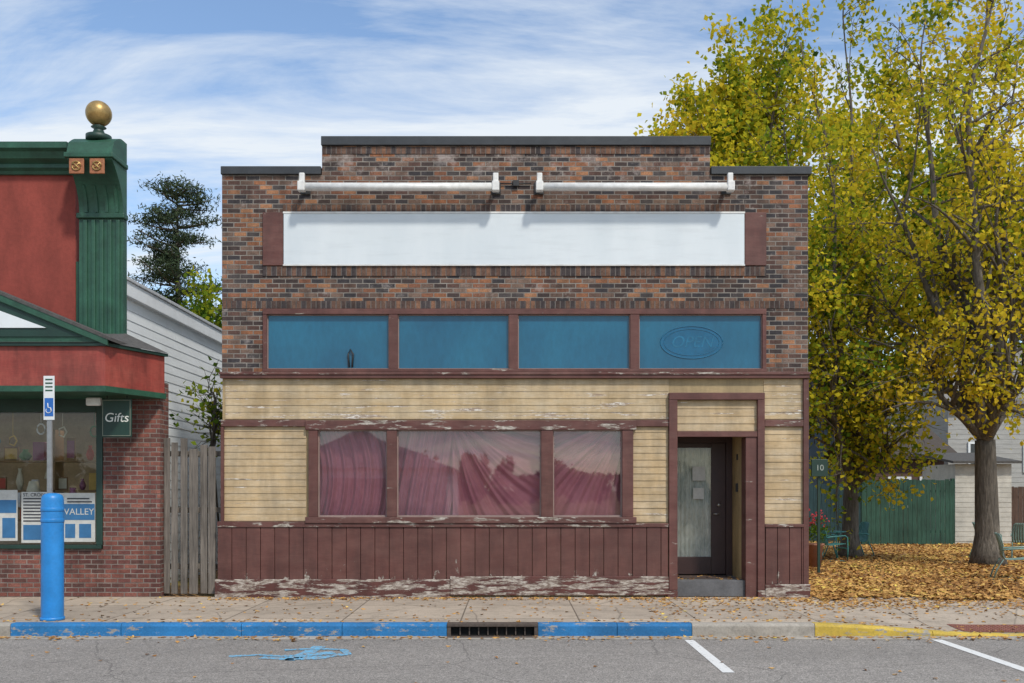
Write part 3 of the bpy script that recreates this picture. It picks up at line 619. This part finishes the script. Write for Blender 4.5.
def slab(name,a,b,w0,w1,th,mat):
    (x0,z0),(x1,z1)=a,b
    return mesh(name,[(x0,w0,z0),(x1,w0,z1),(x1,w1,z1),(x0,w1,z0),(x0,w0,z0+th),(x1,w0,z1+th),(x1,w1,z1+th),(x0,w1,z0+th)],[(3,2,1,0),(4,5,6,7),(0,1,5,4),(1,2,6,5),(2,3,7,6),(3,0,4,7)],mat,gs)
slab('pediment_roof_right',(ax,az+.01),(-6.12,cz1+.06),cy-.10,-.01,.05,SHING); slab('pediment_roof_left',(2*ax+6.12,cz1+.06),(ax,az+.01),cy-.10,-.01,.05,SHING)
slab('pediment_rake',(ax,az-.10),(-6.2,cz1+.0),cy-.09,cy-.031,.10,GREENP)
sg=empty('gift_shop_sign')
sy=-.55; c=W(117,418,sy); hw=.24; hh=.31
box('board',c.x-hw,c.x+hw,sy-.02,sy+.02,c.z-hh,c.z+hh,GREEND,sg,.012)
SIGNW=simple('sign_lettering',(.75,.76,.70),.6,.1)
text('lettering','Gifts',c.x,sy-.024,c.z,.205,SIGNW,sg,.002,.15)
boxes('border',[(c.x-hw+.015,c.x+hw-.015,sy-.026,sy-.0205,c.z+s*(hh-.025)-.003,c.z+s*(hh-.025)+.003) for s in (-1,1)]+[(c.x+s*(hw-.02)-.003,c.x+s*(hw-.02)+.003,sy-.025,sy-.0205,c.z-hh+.03,c.z+hh-.03) for s in (-1,1)],simple('sign_border',(.3,.32,.25)),sg)
tubes('hangers',[([(c.x-hw+.08,sy,c.z+hh-.01),(c.x-hw+.08,sy,3.31)],.008),([(c.x+hw-.08,sy,c.z+hh-.01),(c.x+hw-.08,sy,3.31)],.008)],BLACK,sg)
box('spot_lamp_box',c.x-hw-.26,c.x-hw-.02,sy-.02,sy+.06,c.z+.2,c.z+.33,STEELW,sg,.02)
# ------------------------------------------------------------------ plank fence in the gap
pf=empty('wooden_plank_fence'); x=fx(160)+.01; i=0; 
while x<XL-.10:
    wd=random.uniform(.10,.145); zt=fz(random.uniform(437,449)); vy=.10+random.choice((0,.03,.05))
    o=box('plank_%d'%i,x,min(x+wd,XL-.01),vy,vy+.025,.04,zt,WOODG,pf,.006); x+=wd+random.uniform(.02,.05); i+=1
boxes('rails',[(fx(160)+.01,XL-.01,.18,.24,z,z+.09) for z in (.45,1.4,2.35)],WOODG,pf,.008)
# ------------------------------------------------------------------ bollard & sign
bo=empty('blue_bollard'); d=13.17; bxx,byy=(52.5-512)/F*d,d-16
BLP=simple('blue_bollard_plastic',(.02,.24,.62),.4,.25,3)
R=.145; H=CAMZ-3/F*d
lathe('sleeve',[(R,.0),(R,.02),(R,H-.12),(R*.97,H-.07),(R*.85,H-.03),(R*.6,H-.008),(.03,H)],bxx,byy,BLP,bo,40)
for z in (H-.25,H-.40): lathe('groove_ring',[(R+.004,z),(R+.006,z+.01),(R+.006,z+.04),(R+.004,z+.05)],bxx,byy,BLP,bo,40)
lathe('base_ring',[(R+.002,.0),(R+.012,.005),(R+.012,.04),(R+.002,.045)],bxx,byy,BLP,bo,40)
sp_=empty('accessible_parking_sign'); GALV=simple('galvanised_steel',(.36,.37,.37),.45,.25,12,metal=.6)
pt=W(50,377,byy).z; pxx=(49.5-512)/F*d
boxes('post',[(pxx-.028,pxx+.028,byy-.008,byy+.0,H-.05,pt),(pxx-.034,pxx-.0285,byy-.008,byy+.03,H-.05,pt),(pxx+.0285,pxx+.034,byy-.008,byy+.03,H-.05,pt)],GALV,sp_,.002)
pz0,pz1=W(50,420,byy).z,W(50,376,byy).z; sw_=.075
SW=simple('sign_white',(.72,.74,.74),.4,.08); SB=simple('sign_blue',(.02,.13,.45),.4,.08)
box('plate',pxx-sw_,pxx+sw_,byy-.016,byy-.0105,pz0,pz1,SW,sp_,.002)
box('blue_field',pxx-sw_+.015,pxx+sw_-.015,byy-.019,byy-.0165,pz0+.05,pz0+.30,SB,sp_)
cxs,czs=pxx-.005,pz0+.16
tubes('wheelchair_symbol',[([(cxs+.035*math.cos(a),byy-.021,czs-.03+.035*math.sin(a)) for a in [math.pi*.8+i*1.4*math.pi/12 for i in range(13)]],.005),([(cxs-.01,byy-.021,czs+.07),(cxs-.005,byy-.021,czs+.01),(cxs+.03,byy-.021,czs+.005),(cxs+.045,byy-.021,czs-.045)],.006)],SW,sp_)
boxes('legend_lines',[(pxx-.05,pxx+.05,byy-.0185,byy-.0165,pz1-.06-i*.05,pz1-.04-i*.05) for i in range(4)],GREENP,sp_)
# ------------------------------------------------------------------ TREES
def bez(p0,p1,p2,n):
    return [p0*(1-t)**2+p1*(2*t*(1-t))+p2*t*t for t in [i/n for i in range(n+1)]]
def rv(): 
    v=Vector(np.random.normal(size=3)); return v.normalized()
YEL=[(0,(.05,.10,.014)),(.22,(.13,.21,.02)),(.45,(.34,.37,.028)),(.7,(.64,.54,.032)),(1,(.76,.55,.045))]
LM_Y=leafmat('autumn_leaves',YEL,.45)
LM_D=leafmat('distant_leaves',[(0,(.03,.06,.015)),(.35,(.08,.14,.025)),(.7,(.22,.26,.04)),(1,(.42,.32,.05))],.25)
def tree(name,base,r0,fork,limbs,nb=11,nt=7,nl=16,size=.12,tint=(.5,.25),sig=.2,blen=2.0,seed=1,lmat=None,avoid=None,lowstart=.3):
    random.seed(seed); np.random.seed(seed); e=empty(name); lmat=lmat or LM_Y
    base=Vector(base); fork=Vector(fork); paths=[];tw=[];C=[];T=[]
    mid=(base+fork)/2+Vector((random.uniform(-.1,.1),random.uniform(-.1,.1),0))
    tp=bez(base,mid,fork,8)
    rr=[r0*(1.55 if i==0 else 1.2 if i==1 else 1.02-.03*i) for i in range(9)]; paths.append((tp,rr))
    for li,(endp,st) in enumerate(limbs):
        endp=Vector(endp); p0=tp[int(st*8)] if st<1 else fork
        L=(endp-p0).length; ctrl=p0+(endp-p0)*.45+Vector((0,0,L*.03))+Vector((endp.x-p0.x,endp.y-p0.y,0))*.22
        pts=bez(p0,ctrl,endp,16)
        ph=random.uniform(0,6); ph2=random.uniform(0,6)
        pts=[p+(Vector((math.sin(i*.8+ph),math.cos(i*.7+ph),0))*.016+Vector((math.sin(i*.33+ph2),0,0))*.03)*L*min(1,i/4) for i,p in enumerate(pts)]
        rl=r0*random.uniform(.42,.6); rad=[max(.02,rl*(1-i/16)**.9) for i in range(17)]; paths.append((pts,rad))
        ldir=(endp-p0).normalized(); lt=random.gauss(0,.08)
        for b in range(nb):
            t_=lowstart+(1-lowstart)*(b+random.random())/nb; i=min(15,int(t_*16)); s=pts[i]
            dr_=(ldir*.5+rv()*.95+Vector((0,0,.2))).normalized(); bl=blen*random.uniform(.5,1.2)*(1.2-.45*t_)
            ee=s+dr_*bl
            if avoid and avoid(ee): continue
            cc=s+dr_*bl*.5+Vector((0,0,bl*.13))+rv()*bl*.1
            bp=bez(s,cc,ee,7); rb=min(rad[i]*.6,.055); paths.append((bp,[max(.008,rb*(1-j/8)) for j in range(8)]))
            ct=random.gauss(0,.13)+lt; bare=random.choice((.4,.9,1,1.2,1.4))
            for q in range(nt):
                j=random.randint(2,7); s2=bp[j]; d2=(dr_*.5+rv()+Vector((0,0,-.05))).normalized(); tl=random.uniform(.35,.95)
                e2=s2+d2*tl; m2=s2+d2*tl*.5+rv()*.08; tw.append(([s2,m2,e2],[.010,.007,.003]))
                n=max(1,int(random.gauss(nl,nl*.5)*bare))
                u=np.random.uniform(.1,1.1,(n,1)); a=np.array(s2);bb=np.array(e2)
                C.append(a+(bb-a)*u+np.random.normal(size=(n,3))*sig)
                hg=(e2.z-fork.z)/25
                T.append(np.clip(np.random.normal(tint[0]+ct+hg*.1,tint[1],n),0,1))
    v,f=tubegeo(paths,8); mesh('trunk_and_limbs',v,f,BARK,e,True)
    v,f=tubegeo(tw,3); mesh('twigs',v,f,BARK,e,True)
    C=np.concatenate(C);T=np.concatenate(T); 
    if avoid:
        kk=np.array([not avoid(c) for c in C]); C=C[kk];T=T[kk]
    quads('leaves',leafquads(C,size,aspect=.75),T,lmat,e); return e,len(C)
def inb(c):
    return c[0]<XR+.25 and c[1]<DEP+.3 and c[1]>-.6 and c[2]<7.9
def Wl(px,py,y,dy,st=1.0): return (W(px,py,y+dy),st)
ya=9.5
tree('autumn_tree',W(850,557,ya),.235,W(852,465,ya),
  [Wl(775,120,ya,1),Wl(805,45,ya,-1),Wl(860,-10,ya,1.5),Wl(915,90,ya,-1.5),Wl(790,235,ya,-2),Wl(900,230,ya,2),Wl(825,320,ya,-2.5,.9),Wl(915,340,ya,-1,.95),Wl(845,180,ya,0),Wl(830,410,ya,-1.8,.9),Wl(900,430,ya,-1.4,.85),Wl(870,110,ya,3),Wl(820,150,ya,-2.5),Wl(880,380,ya,1.5,.9)],
  nb=12,nt=7,nl=19,size=.145,tint=(.56,.19),sig=.17,seed=11,avoid=inb,blen=2.0)
yb2=6.8
tree('autumn_tree.001',W(988,566,yb2),.30,W(985,440,yb2),
  [Wl(885,150,yb2,.5),Wl(925,365,yb2,-.5),Wl(925,20,yb2,1),Wl(985,-70,yb2,-1),Wl(1050,-20,yb2,1),Wl(1090,120,yb2,0),Wl(1070,280,yb2,-1),Wl(1010,170,yb2,-1.5),Wl(950,230,yb2,1.5),Wl(880,270,yb2,1),Wl(1015,370,yb2,-1.6),Wl(960,90,yb2,-2),Wl(1020,60,yb2,-.5),Wl(1040,180,yb2,-1)],
  nb=13,nt=6,nl=11,size=.135,tint=(.70,.16),seed=5,blen=2.1)
yc=26
tree('autumn_tree.002',W(735,520,yc),.4,W(735,330,yc),
  [Wl(690,100,yc,0),Wl(725,65,yc,-2),Wl(780,70,yc,2),Wl(820,110,yc,0),Wl(662,135,yc,-1),Wl(678,98,yc,2),Wl(705,125,yc,-3),Wl(770,130,yc,-2),Wl(850,180,yc,1),Wl(830,270,yc,-1),Wl(745,100,yc,1),Wl(685,150,yc,1),Wl(735,70,yc,0),Wl(785,20,yc,-1),Wl(760,45,yc,1)],
  nb=13,nt=7,nl=24,size=.25,tint=(.60,.16),sig=.34,blen=2.5,seed=21)
yd=30
tree('autumn_tree.003',W(930,520,yd),.4,W(930,360,yd),
  [Wl(860,110,yd,0),Wl(900,20,yd,-2),Wl(950,-10,yd,2),Wl(1000,60,yd,0),Wl(1060,100,yd,-1),Wl(840,210,yd,2),Wl(960,150,yd,-3),Wl(920,200,yd,-2),Wl(1010,200,yd,1),Wl(860,290,yd,-1),Wl(1040,310,yd,-1),Wl(960,300,yd,-1),Wl(1070,220,yd,1),Wl(1020,-10,yd,0)],
  nb=12,nt=7,nl=19,size=.31,tint=(.45,.17),sig=.42,blen=3.3,seed=33)
ye=40
p=W(190,500,ye); tree('green_tree',(p.x,ye,0),.25,W(195,400,ye),[Wl(170,310,ye,0),Wl(200,292,ye,1),Wl(222,300,ye,-1),Wl(240,320,ye,1),Wl(190,330,ye,-1),Wl(215,330,ye,0)],nb=9,nt=6,nl=18,size=.32,tint=(.20,.12),sig=.35,blen=1.6,seed=44)
sy0=1.2
tree('green_shrub',(-5.15,sy0,0),.022,W(213,450,sy0),[Wl(215,400,sy0,0),Wl(210,408,sy0,.2),Wl(213,392,sy0,-.2),Wl(217,415,sy0,0)],nb=4,nt=3,nl=9,size=.11,tint=(.40,.1),sig=.06,blen=.18,seed=9)
def conifer(name,base,H,R,seed):
    random.seed(seed);np.random.seed(seed); e=empty(name); base=Vector(base); paths=[([base,base+Vector((.1,0,H*.5)),base+Vector((0,0,H))],[.38,.22,.03])]; C=[];T=[]
    nbr=105
    for i in range(nbr):
        h=.38+.62*(i/nbr)**.95; z=H*h; a=random.uniform(0,6.28)
        env=R*math.sqrt(max(.02,1-((h-.70)/.335)**2)); L=env*random.uniform(.5,1.15)
        s=base+Vector((0,0,z)); ee=s+Vector((math.cos(a)*L,math.sin(a)*L,random.uniform(0,.32)*L)); m=(s+ee)/2+Vector((0,0,-.1*L)); bp=bez(s,m,ee,6)
        paths.append((bp,[.07*(1-j/7)+.012 for j in range(7)]))
        for c in range(int(2+L*2.5)):
            j=random.uniform(.35,1.0); p=s.lerp(ee,j)+Vector((random.gauss(0,.22),random.gauss(0,.22),random.gauss(.05,.10)))
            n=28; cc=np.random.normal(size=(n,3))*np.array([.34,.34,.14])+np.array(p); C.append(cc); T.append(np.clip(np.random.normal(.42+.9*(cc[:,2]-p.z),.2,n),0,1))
    v,f=tubegeo(paths,6); mesh('trunk_and_branches',v,f,BARK,e,True); C=np.concatenate(C)
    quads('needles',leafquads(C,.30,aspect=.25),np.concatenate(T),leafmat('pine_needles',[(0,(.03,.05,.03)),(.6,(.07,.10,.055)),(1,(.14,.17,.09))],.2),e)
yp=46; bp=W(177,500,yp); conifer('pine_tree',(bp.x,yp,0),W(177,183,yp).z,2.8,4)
def woods(name,x0,x1,y0,y1,h0,h1,n,size,seed,tint=.35,per=700,low=.58):
    random.seed(seed);np.random.seed(seed); C=[];T=[];P=[]; e=empty(name)
    for i in range(n):
        x=x0+(x1-x0)*(i+random.random())/n; y=random.uniform(y0,y1); h=random.uniform(h0,h1); r=h*random.uniform(.28,.42); tb=random.gauss(tint,.2)
        P.append(([(x,y,-.2),(x,y,h*.7)],[.3,.12]))
        for c in range(14):
            d=np.random.normal(size=3); d/=np.linalg.norm(d); c0=np.array([x,y,h*low])+d*np.array([r*.75,r*.75,h*.33])
            m=per//14; C.append(c0+np.random.normal(size=(m,3))*r*.24); T.append(np.clip(np.random.normal(tb+.12*d[2],.16,m),0,1))
    v,f=tubegeo(P,6); mesh('trunks',v,f,BARK,e,True); quads('foliage',leafquads(np.concatenate(C),size),np.concatenate(T),LM_D,e)
woods('distant_trees',-34,75,56,74,9,15.5,34,.75,2)
woods('distant_trees.001',-80,80,-125,-112,4.5,7.5,75,1.3,6,.3,200,.42)
k=N('wooded_slope'); n=k.noise(.35,8,.7); k.bump(n,1,.8); HILLM=k.fin(k.ramp(n,[(.3,(.03,.05,.018)),(.6,(.10,.12,.03)),(.8,(.22,.16,.04))]),.95)
random.seed(12)
grid('wooded_hill',frange(-260,300,8),frange(80,200,8),lambda x,y:-1+ (14+4*math.sin(x*.03)+2*math.sin(x*.11+y*.1)+random.uniform(-1,1))*sstep(80,150,y),HILLM)
gw=empty('white_garage'); gxa=-8.2; 
box('walls',gxa-3,gxa+5.2,-36,-29,0,2.9,WSIDE,gw)
mesh('gable_roof',[(gxa-3.3,-28.7,2.85),(gxa+5.5,-28.7,2.85),(gxa+1.1,-28.7,4.6),(gxa-3.3,-36.3,2.85),(gxa+5.5,-36.3,2.85),(gxa+1.1,-36.3,4.6)],[(0,1,2),(5,4,3),(0,2,5,3),(2,1,4,5),(0,3,4,1)],WSIDE,gw)
box('garage_door',gxa-.4,gxa+2.4,-28.99,-28.95,.05,2.3,simple('garage_door_paint',(.5,.45,.42)),gw,.01)
# ------------------------------------------------------------------ right-hand yard
def picket(name,x0,x1,y,z1,mat,seed=1,wd=.14):
    random.seed(seed); e=empty(name); L=[];x=x0
    while x<x1: 
        L.append((x,min(x+wd,x1),y,y+.022,.03,z1+random.uniform(-.03,.03))); x+=wd+random.uniform(.004,.014)
    boxes('boards',L,mat,e,.004); boxes('rails',[(x0,x1,y+.023,y+.07,z,z+.08) for z in (.4,z1-.4)],mat,e)
    boxes('posts',[(x,x+.1,y+.023,y+.12,0,z1+.05) for x in frange(x0,x1-.1,2.2)],mat,e); return e
a=W(862,480,15); b=W(955,480,15)
picket('green_board_fence',a.x,b.x,15,a.z,FGREEN,3)
a=W(805,486,17.5); b=W(864,486,17.5)
picket('green_board_fence.001',a.x,b.x,17.5,a.z+.05,woodmat('blue_green_wood',(.03,.075,.085)),4)
ws=empty('white_shed'); a=W(955,467,15.5)
SHP=simple('shed_paint',(.55,.53,.47),.7,.3,3)
box('walls',a.x,a.x+1.85,15.5,18,0,a.z+.1,SHP,ws)
clap('lap_siding',a.x,a.x+1.85,.1,a.z+.08,15.498,SHP,ws,.16)
mesh('roof',[(a.x-.2,15.2,a.z+.11),(a.x+2.05,15.2,a.z+.11),(a.x+2.05,18.3,a.z+.5),(a.x-.2,18.3,a.z+.5),(a.x-.2,15.2,a.z+.19),(a.x+2.05,15.2,a.z+.19),(a.x+2.05,18.3,a.z+.58),(a.x-.2,18.3,a.z+.58)],[(3,2,1,0),(4,5,6,7),(0,1,5,4),(1,2,6,5),(2,3,7,6),(3,0,4,7)],SHING,ws)
picket('brown_board_fence',a.x+1.9,a.x+14,16,1.9,woodmat('brown_wood',(.12,.07,.05)),6)
DARKGL=simple('dark_window_glass',(.03,.04,.05),.1)
def house(name,x0,x1,y0,y1,ze,zr,wall,roof,wins):
    e=empty(name); box('walls',x0,x1,y0,y1,0,ze-.12,wall,e); ym=(y0+y1)/2; o=.4
    mesh('gable_walls',[(x0,y0,ze-.12),(x0,y1,ze-.12),(x0,ym,zr-.15),(x1,y0,ze-.12),(x1,y1,ze-.12),(x1,ym,zr-.15)],[(0,1,2),(5,4,3)],wall,e)
    clap('siding',x0,x1,.1,ze-.2,y0-.001,wall,e,.2)
    mesh('roof',[(x0-o,y0-o,ze-.1),(x1+o,y0-o,ze-.1),(x1+o,ym,zr),(x0-o,ym,zr),(x1+o,y1+o,ze-.1),(x0-o,y1+o,ze-.1),(x0-o,y0-o,ze-.28),(x1+o,y0-o,ze-.28),(x1+o,y1+o,ze-.28),(x0-o,y1+o,ze-.28)],
      [(0,1,2,3),(3,2,4,5),(6,7,1,0),(5,4,8,9)],roof,e)
    for i,(wx,wz,ww,wh) in enumerate(wins):
        box('window_%d'%i,wx,wx+ww,y0-.05,y0-.018,wz,wz+wh,DARKGL,e)
        t_=.09; boxes('window_trim_%d'%i,[(wx-t_,wx,y0-.08,y0-.001,wz-t_,wz+wh+t_),(wx+ww,wx+ww+t_,y0-.08,y0-.001,wz-t_,wz+wh+t_),(wx,wx+ww,y0-.08,y0-.001,wz+wh,wz+wh+t_),(wx,wx+ww,y0-.08,y0-.001,wz-t_,wz),(wx+ww/2-.02,wx+ww/2+.02,y0-.07,y0-.051,wz,wz+wh)],WHITEP,e)
    return e
p=W(948,400,24)
house('grey_house',p.x,p.x+10,24,32,W(0,398,24).z,W(0,345,28).z,simple('grey_siding',(.40,.40,.38),.7,.25,2,stretch=(1,1,6)),simple('grey_shingle',(.24,.23,.22),.95,.3,12),[(p.x+.9,2.6,.8,1.1),(p.x+3.2,2.6,.8,1.1),(p.x+.9,.6,.8,1.1)])
q0=W(874,440,20.5).x; q1=W(944,440,20.5).x
house('brown_house',q0,q1,20.5,25,W(0,452,20.5).z,W(0,428,22.7).z,simple('brown_siding',(.10,.055,.04),.8,.2,2,stretch=(1,1,6)),simple('dark_shingle',(.08,.065,.055),.95,.3,12),[(q0+.6,1.2,.7,1.0),(q0+1.8,1.2,.7,1.0)])
p=W(800,430,34)
house('blue_house',p.x,p.x+4.3,34,40,W(0,408,34).z,W(0,360,37).z,simple('slate_siding',(.10,.14,.18),.8,.2,2),SHING,[(p.x+2.3,3.4,.8,1.0)])
ys_=empty('yard_notice_board'); c=W(819,468,4)
boxes('post',[(c.x-.025,c.x+.025,4,4.05,0,c.z+.22)],GREEND,ys_); box('board',c.x-.17,c.x+.17,3.95,3.99,c.z-.18,c.z+.18,GREEND,ys_,.008); text('number','10',c.x,3.945,c.z,.17,simple('aged_lettering',(.40,.46,.42)),ys_)
TEAL=simple('teal_metal_paint',(.05,.24,.23),.45,.25,6)
def xf(pts,o,r):
    c,s=math.cos(r),math.sin(r); return [(o[0]+x*c-y*s,o[1]+x*s+y*c,o[2]+z) for x,y,z in pts]
def chair(name,o,r,mat):
    e=empty(name); pth=[]
    for s in (-1,1):
        x=.27*s
        pth.append((xf([(x,.42,.02),(x,-.25,.02),(x,-.33,.06),(x,-.34,.30),(x,-.33,.60),(x,-.27,.65),(x,.15,.62),(x,.24,.60)],o,r),.016))
        pth.append((xf([(x*.95,.40,.02),(x*.95,.33,.22),(x*.9,.22,.42)],o,r),.016))
    pth+= [(xf([(-.27,.40,.02),(.27,.40,.02)],o,r),.016),(xf([(-.27,-.33,.33),(.27,-.33,.33)],o,r),.014)]
    tubes('tube_frame',pth,mat,e,8)
    n=9; vs=[];fs=[]
    prof=[(-.32,.44),(-.29,.455),(-.1,.43),(.1,.415),(.18,.43),(.22,.50),(.27,.70),(.32,.88),(.345,.93)]
    for i in range(n):
        u0=(i/n-.5)*.52+.006; u1=((i+1)/n-.5)*.52-.006
        b0=len(vs)
        for y,z in prof:
            w_=1.0 if z<.8 else (1-.35*((z-.8)/.13)**2)
            vs+=xf([(u0*w_,y+.06*(u0/.26)**2*-1*(z>.5),z),(u1*w_,y+.06*(u1/.26)**2*-1*(z>.5),z)],o,r)
        for j in range(len(prof)-1):
            a=b0+2*j; fs.append((a,a+1,a+3,a+2))
    m=mesh('seat_and_back',vs,fs,mat,e,True); sm=m.modifiers.new('s','SOLIDIFY'); sm.thickness=.008
def table(name,o,mat,r=.38,h=.72):
    e=empty(name); lathe('top',[(r,o[2]+h-.02),(r+.01,o[2]+h-.01),(r,o[2]+h)],o[0],o[1],mat,e)
    tubes('legs',[([(o[0]+r*.7*math.cos(a),o[1]+r*.7*math.sin(a),o[2]),(o[0]+.08*math.cos(a),o[1]+.08*math.sin(a),o[2]+h*.5),(o[0]+r*.6*math.cos(a),o[1]+r*.6*math.sin(a),o[2]+h-.02)],.015) for a in (.4,1.97,3.54,5.1)],mat,e)
cg=simple('green_metal_paint',(.20,.32,.28),.4,.25,6)
p=W(1014,579,3.0); chair('metal_lawn_chair',(p.x,3.0,0),math.radians(70),cg)
p=W(972,548,10); chair('metal_lawn_chair.001',(p.x,9.2,0),math.radians(60),cg)
p=W(1008,548,9); chair('metal_lawn_chair.002',(p.x+.4,9,0),math.radians(150),cg)
p=W(838,553,8.6); table('cafe_table',(p.x-.12,8.8,0),TEAL)
p=W(820,553,8.6); chair('metal_lawn_chair.003',(p.x+.05,8.0,0),math.radians(100),TEAL)
chair('metal_lawn_chair.004',(p.x+1.3,9.7,0),math.radians(-80),TEAL)
pl=empty('flower_planter'); q=W(815,520,6); 
lathe('pot',[(.13,0),(.18,.5),(.21,.52),(.21,.56),(.17,.56)],q.x,6,simple('pot_clay',(.3,.13,.08)),pl)
np.random.seed(8); C=np.random.normal(size=(260,3))*np.array([.15,.15,.13])+np.array([q.x,6,.85]); quads('leaves',leafquads(C,.08),np.full(260,.12),LM_Y,pl)
C=np.random.normal(size=(90,3))*np.array([.16,.16,.10])+np.array([q.x,6,1.12]); quads('blooms',leafquads(C,.06,aspect=.9),np.full(90,.5),leafmat('red_petals',[(0,(.45,.05,.06)),(1,(.55,.08,.10))],.3),pl)
# ------------------------------------------------------------------ fallen leaves
np.random.seed(77)
FALL=leafmat('fallen_leaf',[(0,(.13,.06,.025)),(.3,(.33,.165,.06)),(.6,(.54,.30,.10)),(.85,(.66,.43,.14)),(1,(.72,.54,.12))],.0)
n=52000; X=np.random.uniform(XR+.05,20,n); Y=np.random.uniform(0,1,n)**1.35*17-.55
kk=(Y>-.45+.25*np.sin(X*2.3)+.15*np.sin(X*7)); X=X[kk];Y=Y[kk]
C=np.stack([X,Y,np.random.uniform(.008,.06,len(X))],1)
quads('leaf_litter',leafquads(C,.10,flat=.82,aspect=.7),np.clip(np.random.normal(.48,.25,len(C))+.15*np.sin(X*1.3)*np.sin(Y*.9),0,1),FALL)
A=[]
def add(n,x0,x1,y0,y1,pw=1): 
    x=np.random.uniform(x0,x1,n); y=y0+(y1-y0)*np.random.uniform(0,1,n)**pw; A.append(np.stack([x,y],1))
add(420,-8,XR,-3.0,-.1); add(520,-5,XR,-.5,-.1,1); add(1000,2.0,9,-3,-.1,.6); add(1500,4.6,12,-1.7,-.3,.7); add(260,XL,XR,-.35,-.1); add(250,-8,9,-3.1,-2.8)
C=np.concatenate(A); z=np.array([drop(x,y) for x,y in C])+.012
C=np.concatenate([C,z[:,None]],1)
x=np.random.uniform(-9,9,620); y=KY0-.03-np.abs(np.random.normal(0,.16,620)); C2=np.stack([x,y,np.full(620,-.150)],1)
x=np.random.uniform(-8,9,110); y=np.random.uniform(-9,-3.4,110); C3=np.stack([x,y,np.full(110,-.155)],1)
x=np.random.uniform(2.78,3.85,40); y=np.random.uniform(.1,.9,40); C4=np.stack([x,y,np.full(40,FL+.02)],1)
C=np.concatenate([C,C2,C3,C4]); quads('fallen_leaves',leafquads(C,.068,flat=.9,aspect=.7),np.clip(np.random.normal(.45,.22,len(C)),0,1),FALL)
tubes('overhead_wire',[([Vector((-40,40,13.5)).lerp(Vector((30,44,14.5)),i/20)-Vector((0,0,1.2*math.sin(math.pi*i/20))) for i in range(21)],.02)],BLACK)
print('built')
